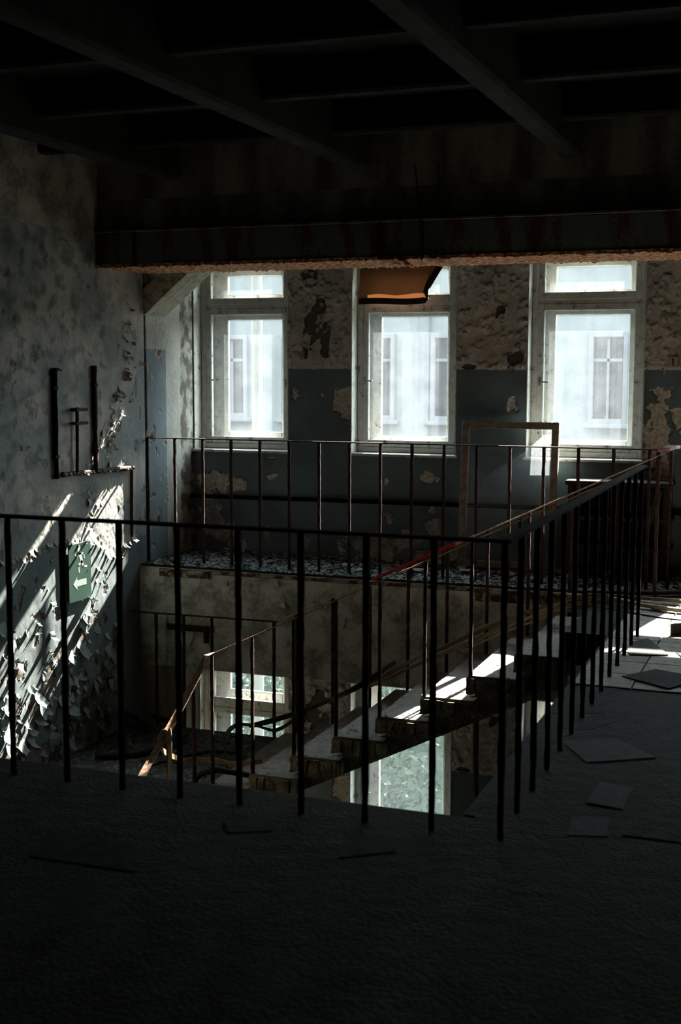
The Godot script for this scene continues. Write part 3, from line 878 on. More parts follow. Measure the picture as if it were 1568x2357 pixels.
func build_outside() -> void:
	var up := MB.new(); up.span(-30, 24, 3.6, 11.0, -10.7, 4.3)
	up.span(-30, -5.6, -7.0, 3.6, -10.7, 4.3); up.span(3.8, 24, -7.0, 3.6, -10.7, 4.3)
	struct("wall_outer", up, M.facade)
	var g := MB.new(); g.span(-60, 40, -7.4, -7.0, -60, -10.8)
	struct("ground", g, M.grass)
	var t := thing("building", "pale plastered building with tall windows across the yard, seen through the dirty panes", "building")
	var w := MB.new(); w.span(-34, 8, -7.0, 5.0, -40, -30, 0.02)
	obj("facade_wall", w, M.facade, t)
	var c := MB.new(); c.span(-34.2, 8.2, 4.7, 5.1, -40.2, -29.75, 0.03)
	obj("cornice", c, M.facade_trim, t)
	for x in [-17.8, -16.0, -14.15, -12.4, -10.2, -8.4, -6.5, -4.6, -2.7, -0.8, 1.1]:
		building_window(t, x, 1.4, -30.0, 0.9, 2.1, 2)
		building_window(t, x, -2.9, -30.0, 0.9, 2.1, 2)
	for x in [-12.4, -9.0, -6.8]:
		var p := MB.new(); p.span(x - 0.12, x + 0.12, -7, 4.8, -30.02, -29.85, 0.02)
		obj("downpipe", p, M.facade_trim, t)
	var dp := MB.new()
	dp.tube([Vector3(-4.925, -6.9, -10.97), Vector3(-4.925, -2, -10.97), Vector3(-4.925, 3, -10.97), Vector3(-4.925, 10, -10.97)], 0.05, 12)
	for y in [-3.4, -0.2, 2.9]: dp.box(Vector3(-4.925, y, -10.86), Vector3(0.15, 0.04, 0.3), Basis(), 0.005)
	single("drainpipe", dp, M.zinc, "grey drainpipe outside the left window, close to the house wall", "drainpipe")
	# leafy trees low in the yard, seen through the lower windows
	var r := RandomNumberGenerator.new(); r.seed = 9
	var spots := [[-10.0, -16.6, -0.9, 1.9], [-7.6, -19.4, -0.4, 2.0], [-6.0, -16.2, -1.1, 1.8], [-3.4, -18.8, -0.6, 2.0], [-0.2, -15.6, -1.2, 1.8]]
	var names := ["leftmost green tree low in the yard, behind the lower windows", "second green tree from the left in the yard, behind the lower windows", "middle green tree of the yard row, behind the lower windows", "second green tree from the right in the yard, behind the lower windows", "rightmost green tree low in the yard, behind the lower windows"]
	for k in spots.size():
		var q: Array = spots[k]
		var tr := thing("tree", names[k], "tree", "trees in the yard below", Vector3(q[0], -7.0, q[1]))
		var b := MB.new(); b.tube([Vector3.ZERO, Vector3(0.05, 1.2, 0), Vector3(-0.03, 2.4, 0.05), Vector3(0.02, 3.9, 0)], 0.11, 8, 1.0, 0.15, r)
		obj("trunk", b, M.bark, tr)
		var cr := MB.new()
		for i in 5000:
			var d := Vector3(r.randfn(), r.randfn(), r.randfn()).normalized() * (0.55 + 0.45 * r.randf())
			var p := Vector3(0, q[2] + 7.0 - q[3] * 1.15, 0) + d * Vector3(q[3], q[3] * 1.15, q[3] * 0.9)
			var x := Vector3(r.randfn(), r.randfn(), r.randfn()).normalized()
			var y := x.cross(Vector3(r.randfn(), r.randfn(), r.randfn())).normalized()
			var s := r.randf_range(0.04, 0.085)
			cr.quad(p - x * s, p - y * s * 0.5, p + x * s, p + y * s * 0.5)
		stuff(obj("foliage", cr, M.leaf, tr))

func flake_mesh(sd: int, taper: float, curl: float) -> ArrayMesh:     # hangs from its top edge at the origin, unit long, bending outwards (+z)
	var r := RandomNumberGenerator.new(); r.seed = sd
	var mb := MB.new()
	var n := 6; var m := 4
	var rows := []
	var lean := r.randf_range(-0.3, 0.3)
	for j in n + 1:
		var s := float(j) / n
		var half := 0.42 * (1.0 - taper * pow(s, 1.4)) * r.randf_range(0.8, 1.2)
		var row := []
		for i in m + 1:
			var q := float(i) / m * 2.0 - 1.0
			var a := curl * s
			row.append(Vector3(q * half + lean * s + r.randf_range(-0.04, 0.04), -sin(minf(a, 3.0)) / curl, (1.0 - cos(minf(a, 3.0))) / curl + 0.10 * q * q * s + r.randf_range(-0.01, 0.01)))
		rows.append(row)
	for sd2 in 2:
		var nn := []
		for j in n + 1:
			for i in m + 1:
				var dx: Vector3 = rows[j][mini(i + 1, m)] - rows[j][maxi(i - 1, 0)]
				var dy: Vector3 = rows[maxi(j - 1, 0)][i] - rows[mini(j + 1, n)][i]
				nn.append(dx.cross(dy).normalized())
		for j in n:
			for i in m:
				var k := [(j + 1) * (m + 1) + i, (j + 1) * (m + 1) + i + 1, j * (m + 1) + i + 1, j * (m + 1) + i]
				var P := []; var N := []; var U := []
				for q in k:
					var p: Vector3 = rows[q / (m + 1)][q % (m + 1)]
					var nv: Vector3 = nn[q]
					P.append(p - nv * 0.02 * sd2); N.append(nv if sd2 == 0 else -nv); U.append(Vector2(p.x, p.y))
				if sd2 == 1: P.reverse(); N.reverse(); U.reverse()
				mb.smooth(P, N, U)
	return mb.mesh()

func build_left_wall_things() -> void:
	var r := RandomNumberGenerator.new(); r.seed = 21
	var kinds := []
	for k in 12: kinds.append(flake_mesh(300 + k, [0.35, 0.7, 0.9][k % 3], [0.5, 0.9, 1.4, 2.0][k % 4]))
	var face_in := Basis(Vector3(0, 0, -1), Vector3.UP, Vector3.RIGHT)      # flake's z -> +x, its x -> -z
	var wl: Node = T.wall_left
	# dado: curling sheets of paint, denser lower down
	var made := 0
	while made < 285:
		var z := r.randf_range(-8.85, -5.9); var y := r.randf_range(-1.2, 0.22)
		if r.randf() > clampf((0.25 - y) * 0.95, 0.06, 1.0): continue
		var u := (z - LZ.x) / 4.4; var v := (2.6 - y) / 4.0
		var s := (0.03 + 0.09 * pow(r.randf(), 1.5)) * (1.0 if y < -0.1 else 0.7)
		var o := obj("paint_flake", kinds[r.randi() % 12], M.flake_paint, wl)
		o.transform = Transform3D((face_in * Basis(Vector3.BACK, r.randf_range(-0.7, 0.7))).scaled(Vector3.ONE * s), Vector3(-5.2 + (hat(T.left, u, v) - 0.45) * 0.011 + 0.002, y, z))
		made += 1
	# ragged upper edge of the dado
	var ez := [-9.16, -8.99, -8.88, -8.68, -8.49, -8.16, -7.81, -7.3, -6.6, -5.9]
	var ey := [0.23, 0.20, 0.09, 0.17, 0.284, 0.316, 0.309, 0.264, 0.28, 0.26]
	for k in 64:
		var z := -9.1 + 3.1 * k / 63.0 + r.randf_range(-0.02, 0.02)
		var j := 0
		while j < ez.size() - 2 and z > ez[j + 1]: j += 1
		var y := lerpf(ey[j], ey[j + 1], (z - ez[j]) / (ez[j + 1] - ez[j])) + r.randf_range(-0.01, 0.03)
		var o := obj("paint_flake", kinds[r.randi() % 12], M.flake_plaster, wl)
		o.transform = Transform3D((face_in * Basis(Vector3.BACK, r.randf_range(-0.5, 0.5))).scaled(Vector3.ONE * r.randf_range(0.03, 0.075)), Vector3(-5.197, y, z))
	# plaster edges of the upper wall
	for k in 110:
		var c: Array = [[1.42, -8.92, 0.10, 0.05], [1.22, -8.82, 0.07, 0.06], [1.9, -9.08, 0.14, 0.05], [1.68, -9.02, 0.12, 0.03], [1.0, -8.75, 0.09, 0.08], [0.62, -8.5, 0.2, 0.1], [1.5, -7.9, 0.6, 0.8]][k % 7]
		var y: float = c[0] + r.randfn() * c[2]; var z: float = clampf(c[1] + r.randfn() * c[3], -9.25, -6.0)
		var o := obj("plaster_flake", kinds[r.randi() % 12], M.flake_plaster, wl)
		o.transform = Transform3D((face_in * Basis(Vector3.BACK, r.randf_range(-1.2, 1.2))).scaled(Vector3.ONE * r.randf_range(0.02, 0.065)), Vector3(-5.196, y, z))
	# pipes and bars fixed to the wall
	var pipes := [
		["wall_pipe", [Vector3(-5.18, 0.80, -7.97), Vector3(-5.18, 1.6, -7.975)], 0.02, M.old_iron, "dark upright pipe on the left wall, farthest from the windows", 2],
		["wall_pipe", [Vector3(-5.18, 0.81, -8.515), Vector3(-5.18, 1.62, -8.52)], 0.02, M.rust, "rusty upright pipe on the left wall above the rail-like bar, nearest the windows", 2],
		["wall_bar", [Vector3(-5.186, 0.822, -8.06), Vector3(-5.186, 0.802, -9.10)], 0.018, M.rust, "rusty horizontal bar crusted with plaster across the left wall", 0],
		["wall_bar", [Vector3(-5.192, 0.80, -9.085), Vector3(-5.192, 0.24, -9.075)], 0.012, M.rust, "thin rusty bar running down from the end of the horizontal bar", 0]]
	for p in pipes:
		var o := thing(p[0], p[4], "pipe")
		var mb := MB.new()
		var path := []
		for k in 17: path.append((p[1][0] as Vector3).lerp(p[1][1], k / 16.0) + Vector3(r.randf_range(-0.002, 0.002), r.randf_range(-0.002, 0.002), 0))
		mb.tube(path, p[2], 8, 1.0, 0.14, r)
		obj("pipe", mb, p[3], o)
		for k in p[5]:
			var cl := MB.new()
			var q := (p[1][0] as Vector3).lerp(p[1][1], 0.2 + 0.62 * k)
			cl.box(q + Vector3(-0.012, 0, 0), Vector3(0.06, 0.022, 0.055), Basis(), 0.005)
			obj("pipe_clamp", cl, M.rust, o)
	for k in 22:
		var o := obj("plaster_flake", kinds[r.randi() % 12], M.flake_plaster, wl)
		o.transform = Transform3D((face_in * Basis(Vector3.BACK, r.randf_range(-0.8, 0.8))).scaled(Vector3.ONE * r.randf_range(0.02, 0.045)), Vector3(-5.172, 0.82 - 0.02 * k / 22.0 + 0.012, -8.06 - 1.02 * k / 22.0))
	var br := thing("wall_bracket", "small rusty rod with two cross brackets on the left wall, between the upright pipes", "bracket")
	var rod := MB.new(); rod.tube([Vector3(-5.17, 0.83, -8.236), Vector3(-5.17, 1.06, -8.245), Vector3(-5.17, 1.31, -8.252)], 0.012, 8, 1.0, 0.15, r)
	obj("rod", rod, M.rust, br)
	for y in [1.294, 1.193]:
		var cb := MB.new(); cb.box(Vector3(-5.155, y, -8.255), Vector3(0.06, 0.022, 0.165), Basis(), 0.005)
		obj("cross_bracket", cb, M.rust, br)
	# green exit sign with a running figure over an arrow
	var sg := thing("exit_sign", "green escape sign with a white running figure and arrow on the left wall", "sign")
	var bd := MB.new(); bd.box(Vector3(-5.178, 0.075, -8.255), Vector3(0.008, 0.44, 0.31), Basis(), 0.002)
	obj("sign_board", bd, M.sign_green, sg)
	var sx := func(px: float, py: float) -> Vector2: return Vector2(px, py)
	var o0 := Vector3(-5.1745, 0.075, -8.255); var ux := Vector3(0, 0, -1); var uy := Vector3.UP; var dp := Vector3(0.0015, 0, 0)
	var ar := MB.new()
	ar.extrude([sx.call(-0.10, -0.085), sx.call(-0.045, -0.035), sx.call(-0.045, -0.062), sx.call(0.085, -0.062), sx.call(0.085, -0.108), sx.call(-0.045, -0.108), sx.call(-0.045, -0.135)], o0, ux, uy, dp)
	obj("arrow", ar, M.sign_white, sg)
	var fg := MB.new()
	var head := []
	for k in 14: head.append(Vector2(-0.012 + 0.021 * cos(TAU * k / 14), 0.168 + 0.021 * sin(TAU * k / 14)))
	fg.extrude(head, o0, ux, uy, dp)
	for limb in [[Vector2(0.0, 0.140), Vector2(0.024, 0.072), 0.036], [Vector2(0.024, 0.076), Vector2(-0.022, 0.048), 0.021], [Vector2(-0.022, 0.05), Vector2(-0.014, 0.0), 0.017], [Vector2(0.024, 0.076), Vector2(0.048, 0.036), 0.021], [Vector2(0.046, 0.036), Vector2(0.092, 0.03), 0.016], [Vector2(-0.002, 0.138), Vector2(-0.046, 0.114), 0.015], [Vector2(-0.046, 0.114), Vector2(-0.066, 0.138), 0.013], [Vector2(0.008, 0.138), Vector2(0.052, 0.132), 0.015], [Vector2(0.052, 0.132), Vector2(0.062, 0.098), 0.013]]:
		var d: Vector2 = (limb[1] - limb[0]).normalized()
		var nn: Vector2 = Vector2(-d.y, d.x) * limb[2] / 2
		var ext: Vector2 = d * limb[2] * 0.35
		fg.extrude([limb[0] - ext + nn, limb[0] - ext - nn, limb[1] + ext - nn, limb[1] + ext + nn], o0, ux, uy, dp)
	obj("running_figure", fg, M.sign_white, sg)

func build_window_side_things() -> void:
	var r := RandomNumberGenerator.new(); r.seed = 33
	# heating pipe along the window wall
	var hp := MB.new(); hp.tube([Vector3(-5.2, 0.475, -10.14), Vector3(-4.0, 0.485, -10.14), Vector3(-2.8, 0.49, -10.14), Vector3(-0.4, 0.50, -10.14)], 0.018, 8)
	single("heating_pipe", hp, M.old_iron, "dark horizontal heating pipe low along the window wall", "pipe")
	# brown cloth over the middle window's upper pane
	var cl := MB.new()
	var nx := 24; var ny := 10
	var q := []
	for j in ny + 1:
		for i in nx + 1:
			var u := float(i) / nx; var v := float(j) / ny
			var drop := 0.40 - 0.006 * sin(u * 9.0)
			if u > 0.78: drop = lerpf(0.40, 0.12, (u - 0.78) / 0.22)
			q.append(Vector3(lerpf(-3.66, -2.90, u) - (0.06 * v if u > 0.8 else 0.0), 2.56 - drop * v, -10.28 + 0.012 * sin(u * 14.0 + v * 2.0) * v + 0.03 * v))
	for j in ny:
		for i in nx:
			var a := j * (nx + 1) + i
			cl.quad(q[a + nx + 1], q[a + nx + 2], q[a + 1], q[a])
	single("brown_cloth", cl, M.cloth, "brown cloth hanging over the upper pane of the middle window", "cloth")
	var hem := MB.new()
	var hp2 := []
	for i in nx + 1: hp2.append(q[ny * (nx + 1) + i] + Vector3(0, 0.0, 0.004))
	hem.ribbon(hp2, [Vector3.UP], 0.05, 0.012)
	var cloth_node := get_node("brown_cloth")
	obj("hem", hem, M.dark_wood, cloth_node)
	# loose glazed sash leaning against the wall
	var t := thing("leaning_sash", "old glazed window sash standing on the floor against the wall, its glass broken", "window sash", "", Vector3(-2.3, 0.0, -9.92))
	t.rotation = Vector3(-0.10, 0.03, 0.0)
	for k in 2:
		var fr := MB.new(); frame_shape(fr, -0.39, 0.39, 0.02, 1.19, -0.035 * k, 0.03, 0.055)
		obj("sash_frame", fr, M.grey_wood if k == 0 else M.chipped_wood, t)
	var sh := MB.new()
	sh.extrude([Vector2(-0.345, 0.06), Vector2(0.345, 0.06), Vector2(0.345, 1.13), Vector2(0.25, 1.07), Vector2(0.12, 0.95), Vector2(-0.03, 0.85), Vector2(-0.19, 0.75), Vector2(-0.345, 0.78)], Vector3(0, 0, 0.0), Vector3.RIGHT, Vector3.UP, Vector3(0, 0, 0.003))
	obj("broken_glass", sh, M.pane_loose, t)
	# broken cabinet against the wall right of the sash
	var c := thing("broken_cabinet", "dark wooden cabinet without doors against the wall under the right window", "cabinet")
	var bd := MB.new()
	for x in [-1.78, -1.42, -1.06]: bd.span(x - 0.02, x + 0.02, 0.02, 0.74, -10.15, -9.85, 0.004)
	for y in [0.04, 0.24, 0.46, 0.73]: bd.span(-1.82, -1.02, y - 0.018, y + 0.018, -10.15, -9.84, 0.004)
	obj("carcass", bd, M.dark_wood, c)
	for p in [[-1.60, 0.60], [-1.24, 0.60], [-1.60, 0.33], [-1.24, 0.33]]:
		var pa := MB.new(); pa.span(p[0] - 0.15, p[0] + 0.15, p[1] - 0.08, p[1] + 0.09, -10.13, -10.11, 0.003)
		obj("back_panel", pa, M.panel_pale, c)
	var sp := MB.new(); sp.bar(Vector3(-1.18, 0.44, -9.80), Vector3(-1.10, 0.70, -9.83), 0.05, 0.012, Vector3.BACK, 0.003)
	single("loose_slat", sp, M.panel_pale, "short pale wooden slat leaning on the front of the dark cabinet", "slat")
	# switch plate
	for k in 2:
		var sw := thing("switch_plate", ["cream switch plate with a dark slot on the wall right of the right window", "second cream switch plate at the picture's right edge, beside the slotted one"][k], "switch")
		var pl := MB.new(); pl.box(Vector3(-1.072 + 0.092 * k, 1.659, -10.186), Vector3(0.082, 0.086, 0.02), Basis(), 0.005)
		obj("plate", pl, M.cream_plastic, sw)
		var sl := MB.new(); sl.box(Vector3(-1.072 + 0.092 * k, 1.666, -10.175), Vector3(0.012, 0.038, 0.006), Basis(), 0.002)
		sl.box(Vector3(-1.072 + 0.092 * k, 1.635, -10.175), Vector3(0.012, 0.010, 0.006), Basis(), 0.002)
		obj("slot", sl, M.slot_black, sw)
	# scratched letters under the right window
	var tm := TextMesh.new()
	var fnt := SystemFont.new(); fnt.font_names = PackedStringArray(["Droid Sans"])
	tm.font = fnt; tm.text = "TLT"; tm.font_size = 24; tm.pixel_size = 0.0022; tm.depth = 0.002
	var o := obj("scratched_letters", tm, M.chip_grey, T.wall_back)
	o.position = Vector3(-1.455, 0.90, -10.199)
	# brown conduit on the lower wall
	var bp := MB.new()
	bp.tube([Vector3(-2.57, -1.0, -10.12), Vector3(-2.565, -1.6, -10.11), Vector3(-2.55, -2.3, -10.12), Vector3(-2.56, LOW + 0.01, -10.12)], 0.025, 8, 1.0, 0.1, r)
	single("rusty_pipe", bp, M.rust, "rusty upright pipe on the lower wall, right of the lowest visible window", "pipe")
	# steel edge strip of the walkway
	var es := MB.new()
	es.span(-5.0, -4.55, -0.085, -0.022, -9.2, -9.165, 0.004)
	es.span(-4.55, -2.3, -0.05, -0.018, -9.2, -9.172, 0.004)
	es.span(-2.35, -1.42, -0.115, -0.02, -9.2, -9.16, 0.004)
	struct("trim_1", es, M.edge_paint)
	var rb := MB.new()
	rb.box(Vector3(-4.73, -0.50, -9.175), Vector3(0.42, 0.05, 0.03), Basis(), 0.008)
	rb.box(Vector3(-4.585, -0.565, -9.172), Vector3(0.035, 0.10, 0.03), Basis(), 0.006)
	single("rusty_bracket", rb, M.rust, "rusty bracket fixed across the wall below the walkway, above the landing railing", "bracket")
	# pale paint curls on the hanging wall
	var kinds := []
	for k in 6: kinds.append(flake_mesh(400 + k, [0.3, 0.6, 0.8][k % 3], [0.5, 0.8, 1.1][k % 3]))
	for p in [[-4.02, -0.06, 0.10], [-4.1, -0.20, 0.05], [-3.93, -0.24, 0.06], [-3.56, -0.18, 0.09], [-3.72, -0.33, 0.08], [-3.43, -0.30, 0.12], [-3.18, -0.40, 0.10], [-3.12, -0.45, 0.08], [-2.98, -0.19, 0.10], [-2.62, -0.22, 0.12], [-2.55, -0.33, 0.09], [-4.42, -0.09, 0.05], [-4.75, -0.55, 0.10], [-4.2, -0.07, 0.06], [-3.3, -0.08, 0.07], [-2.75, -0.08, 0.06], [-2.9, -0.55, 0.07], [-3.6, -0.6, 0.06]]:
		var f := obj("paint_flake", kinds[r.randi() % 6], M.flake_plaster, T.wall_well)
		f.transform = Transform3D(Basis(Vector3.BACK, r.randf_range(-0.7, 0.7)).scaled(Vector3.ONE * p[2]), Vector3(p[0], p[1], -9.186))
	for k in 26:
		var p: Array = BARE[k % BARE.size()]
		var f := obj("plaster_flake", kinds[r.randi() % 6], M.flake_plaster, T.wall_back)
		f.transform = Transform3D(Basis(Vector3.BACK, r.randf_range(-1.2, 1.2)).scaled(Vector3.ONE * r.randf_range(0.025, 0.06)), Vector3(p[0] + r.randfn() * p[2], p[1] + r.randfn() * p[3] * 0.8 + 0.03, -10.196))

func curve(points: Array, n := 8) -> Array:
	var c := Curve3D.new()
	for k in points.size():
		var a: Vector3 = points[maxi(k - 1, 0)]; var b: Vector3 = points[mini(k + 1, points.size() - 1)]
		c.add_point(points[k], -(b - a) / 6.0, (b - a) / 6.0)
	var out := []
	for k in n * (points.size() - 1) + 1:
		out.append(c.samplef(float(k) / n))
	return out

func build_floor_things() -> void:
	var r := RandomNumberGenerator.new(); r.seed = 44
	# floor tiles of the far right bay
	for i in 5:
		for j in 9:
			var tl := MB.new()
			var x := -1.13 + 0.3 * i; var z := -9.1 + 0.3 * j
			tl.box(Vector3(x + 0.15, 0.004 + r.randf() * 0.002, z + 0.15), Vector3(0.293, 0.01, 0.293), Basis(Vector3(1, 0, 0.3).normalized(), r.randf_range(-0.006, 0.006)), 0.003)
			var o := obj("floor_tile", tl, M.tread_stone, T.floor)
	# sheets of lino and board lying about
	var sheets := [
		[[[-0.907, -6.623], [-0.759, -6.842], [-0.5, -6.72], [-0.648, -6.441]], 0.012, M.lino, "dark rectangular board lying on the floor farthest along the right railing"],
		[[[-1.02, -6.32], [-0.935, -6.232], [-0.867, -6.43], [-0.978, -6.625]], 0.006, M.lino, "small curled lino scrap at the foot of the right railing"],
		[[[-1.147, -6.086], [-0.923, -6.172], [-0.878, -5.9], [-1.113, -5.821]], 0.006, M.lino, "squarish lino sheet sticking out under the right railing"],
		[[[-1.11, -5.64], [-0.973, -5.565], [-0.889, -5.619], [-0.798, -5.806], [-0.9, -5.86]], 0.006, M.lino, "pointed lino sheet on the floor beside the middle of the right railing"],
		[[[-0.987, -5.386], [-0.765, -5.501], [-0.572, -5.279], [-0.832, -5.108]], 0.008, M.paper, "large pale grey sheet on the floor beside the near half of the right railing"],
		[[[-0.744, -4.889], [-0.611, -4.868], [-0.614, -4.596], [-0.749, -4.619]], 0.008, M.paper, "square grey tile lying loose on the floor by the foreground railing corner"],
		[[[-0.772, -4.455], [-0.648, -4.496], [-0.625, -4.302], [-0.755, -4.265]], 0.008, M.paper, "smaller bluish square tile nearest the viewer on the right"],
		[[[-0.966, -7.226], [-0.976, -7.5], [-0.896, -7.608], [-0.732, -7.215], [-0.935, -7.153]], 0.01, M.paper, "pale board partly in sunlight at the end of the right railing"],
		[[[-2.45, -3.68], [-2.14, -3.69], [-1.98, -3.46], [-2.38, -3.45]], 0.006, M.lino, "dim grey sheet on the dark floor in front of the foreground railing, at left"],
		[[[-1.93, -3.98], [-1.78, -4.10], [-1.72, -3.95], [-1.86, -3.88]], 0.006, M.lino, "dim scrap of sheet at the foot of the foreground railing, left of the middle"],
		[[[-1.46, -3.98], [-1.34, -4.05], [-1.26, -3.92], [-1.42, -3.80]], 0.006, M.lino, "dim scrap of lino at the foot of the foreground railing, near the middle"],
		[[[-0.70, -7.30], [-0.52, -7.45], [-0.45, -7.2], [-0.62, -7.08]], 0.008, M.lino, "grey board at the picture's right edge behind the bowl-shaped scrap"]]
	for s in sheets:
		var mb := MB.new()
		var pts := []; var lift := []
		for p in s[0]:
			pts.append(Vector2(p[0], p[1])); lift.append(r.randf_range(0.0, 0.006) * float(s[0][0][1] < -4.2))
		lift[0] = 0.0; lift[1] = 0.0
		mb.prism(pts, 0.002 + (0.01 if s[0][0][1] < -6.5 else 0.0), s[1] * 0.6 + (0.01 if s[0][0][1] < -6.5 else 0.0), lift)
		single("floor_sheet", mb, s[2], s[3], "sheet", "loose sheets on the right floor")
	var ln := MB.new(); ln.span(-1.10, -0.578, 0.0, 0.003, -6.4, 2.0, 0.001)
	single("lino_strip", ln, M.floor_dust, "long grey lino strip on the floor along the right railing", "lino")
	# curved scrap of plastic like a bowl at the right edge
	var bw := MB.new()
	var rim := []
	for k in 11:
		var a := lerpf(-2.6, 0.9, k / 10.0)
		rim.append(Vector3(-0.70 + 0.10 * cos(a), 0.045, -7.72 + 0.14 * sin(a)))
	bw.ribbon(rim, [Vector3.UP], 0.07, 0.006)
	single("plastic_trough", bw, M.brown_plastic, "curved pale plastic scrap standing on the sunlit floor at right edge", "scrap")
	var stone := MB.new()
	var sr := RandomNumberGenerator.new(); sr.seed = 4
	stone.tube([Vector3(-1.0, 0.022, -8.62), Vector3(-0.985, 0.03, -8.62), Vector3(-0.965, 0.032, -8.62), Vector3(-0.94, 0.026, -8.62), Vector3(-0.93, 0.022, -8.62)], 0.022, 7, 1.0, 0.3, sr)
	single("stone", stone, M.chip_pale, "small pale stone on the floor just outside the sun patch at right", "stone")
	# laths and hoses across the far right floor
	var laths := [
		[[Vector3(-1.60, 0.03, -8.84), Vector3(-1.31, 0.04, -8.77), Vector3(-1.05, 0.035, -8.62), Vector3(-0.8, 0.03, -8.54), Vector3(-0.2, 0.03, -8.45)], 0.022, M.brown_plastic, "pale tan hose lying across the far right floor, nearest the sun patch"],
		[[Vector3(-1.45, 0.03, -8.93), Vector3(-1.2, 0.03, -8.92), Vector3(-0.9, 0.035, -8.86), Vector3(-0.3, 0.03, -8.80)], 0.018, M.bare_wood, "thin wooden lath on the far right floor behind the tan hose"],
		[[Vector3(-1.55, 0.02, -9.05), Vector3(-1.2, 0.03, -9.1), Vector3(-0.87, 0.03, -9.25), Vector3(-0.3, 0.03, -9.5)], 0.025, M.dark_wood, "dark lath slanting across the far right floor towards the window wall"],
		[[Vector3(-1.40, 0.02, -8.6), Vector3(-1.1, 0.015, -8.42), Vector3(-0.8, 0.012, -8.30), Vector3(-0.4, 0.012, -8.28)], 0.008, M.rubber, "thin black cable curving over the far right floor in front of the hose"]]
	for l in laths:
		var mb := MB.new(); mb.tube(curve(l[0]), l[1], 8, 0.7)
		single("hose" if l[2] != M.bare_wood and l[2] != M.dark_wood else "lath", mb, l[2], l[3], "hose" if l[2] != M.bare_wood and l[2] != M.dark_wood else "lath")
	# plastic handrail strips that slid down the stairs
	var strips := [
		[[Vector3(-1.30, 0.05, -8.78), Vector3(-1.50, 0.03, -8.82), Vector3(-1.80, -0.08, -8.84), Vector3(-2.10, -0.20, -8.85), Vector3(-2.50, -0.42, -8.86), Vector3(-2.78, -0.56, -8.86), Vector3(-3.05, -0.73, -8.86)], 0.05, M.brown_plastic, "upper tan plastic strip running down the stairs along the far railing"],
		[[Vector3(-1.25, 0.04, -8.66), Vector3(-1.50, 0.0, -8.70), Vector3(-1.85, -0.13, -8.72), Vector3(-2.2, -0.30, -8.74), Vector3(-2.6, -0.50, -8.74), Vector3(-3.05, -0.74, -8.72)], 0.04, M.brown_plastic, "lower tan plastic strip running down the stairs beside the upper one"],
		[[Vector3(-1.35, 0.03, -8.58), Vector3(-1.62, -0.06, -8.60), Vector3(-1.95, -0.20, -8.62), Vector3(-2.3, -0.38, -8.62)], 0.022, M.bare_wood, "thin wooden strip on the upper steps beside the tan strips"],
		[[Vector3(-2.95, -0.62, -8.80), Vector3(-3.15, -0.76, -8.78), Vector3(-3.45, -0.92, -8.76), Vector3(-3.75, -1.04, -8.72), Vector3(-3.95, -1.10, -8.66)], 0.06, M.dark_plastic, "dark plastic strip over the lower steps ending in a rounded tip"],
		[[Vector3(-2.9, -0.58, -8.95), Vector3(-3.2, -0.80, -8.93), Vector3(-3.6, -1.0, -8.93), Vector3(-4.1, -1.2, -8.95)], 0.04, M.dark_plastic, "narrow dark strip along the far edge of the lower steps"]]
	for s in strips:
		var mb := MB.new()
		var pth := curve(s[0])
		var sd := []
		for k in pth.size(): sd.append(Vector3(0, 0.8 + 0.3 * sin(k * 0.3), 1))
		mb.ribbon(pth, sd, s[1], 0.008)
		single("plastic_strip" if s[2] != M.bare_wood else "wooden_strip", mb, s[2], s[3], "strip")
	var arch := MB.new()
	var ap := curve([Vector3(-3.86, -1.26, -8.05), Vector3(-3.95, -1.10, -8.2), Vector3(-3.97, -1.035, -8.4), Vector3(-3.86, -1.05, -8.52), Vector3(-3.72, -1.09, -8.58), Vector3(-3.6, -1.02, -8.62)])
	arch.ribbon(ap, [Vector3(0.5, 0, 0.8)], 0.06, 0.008)
	single("plastic_loop", arch, M.dark_plastic, "arched dark plastic strip standing up at the foot of the stairs", "strip")
	# sunlit orange band tied round the lower handrail
	var belt := MB.new()
	var bp := curve([Vector3(-3.80, -0.74, -7.10), Vector3(-3.86, -0.72, -7.12), Vector3(-3.90, -0.80, -7.12), Vector3(-3.93, -0.90, -7.25), Vector3(-4.0, -1.06, -7.6), Vector3(-4.02, -1.10, -7.72), Vector3(-3.95, -1.115, -7.8), Vector3(-3.82, -1.10, -7.78), Vector3(-3.66, -1.10, -7.76), Vector3(-3.45, -1.05, -7.74)])
	belt.ribbon(bp, [Vector3(0, 1, 0.2)], 0.034, 0.005)
	single("orange_band", belt, M.orange_plastic, "orange plastic band tied to the lower handrail and trailing to the bottom step", "band")
	var tail := MB.new()
	tail.ribbon(curve([Vector3(-3.83, -0.70, -7.12), Vector3(-3.79, -0.76, -7.06), Vector3(-3.77, -0.90, -7.02), Vector3(-3.77, -1.06, -7.0)]), [Vector3(1, 0, 0.3)], 0.032, 0.005)
	single("orange_tail", tail, M.orange_plastic, "short orange band end dangling from the lower handrail", "band")
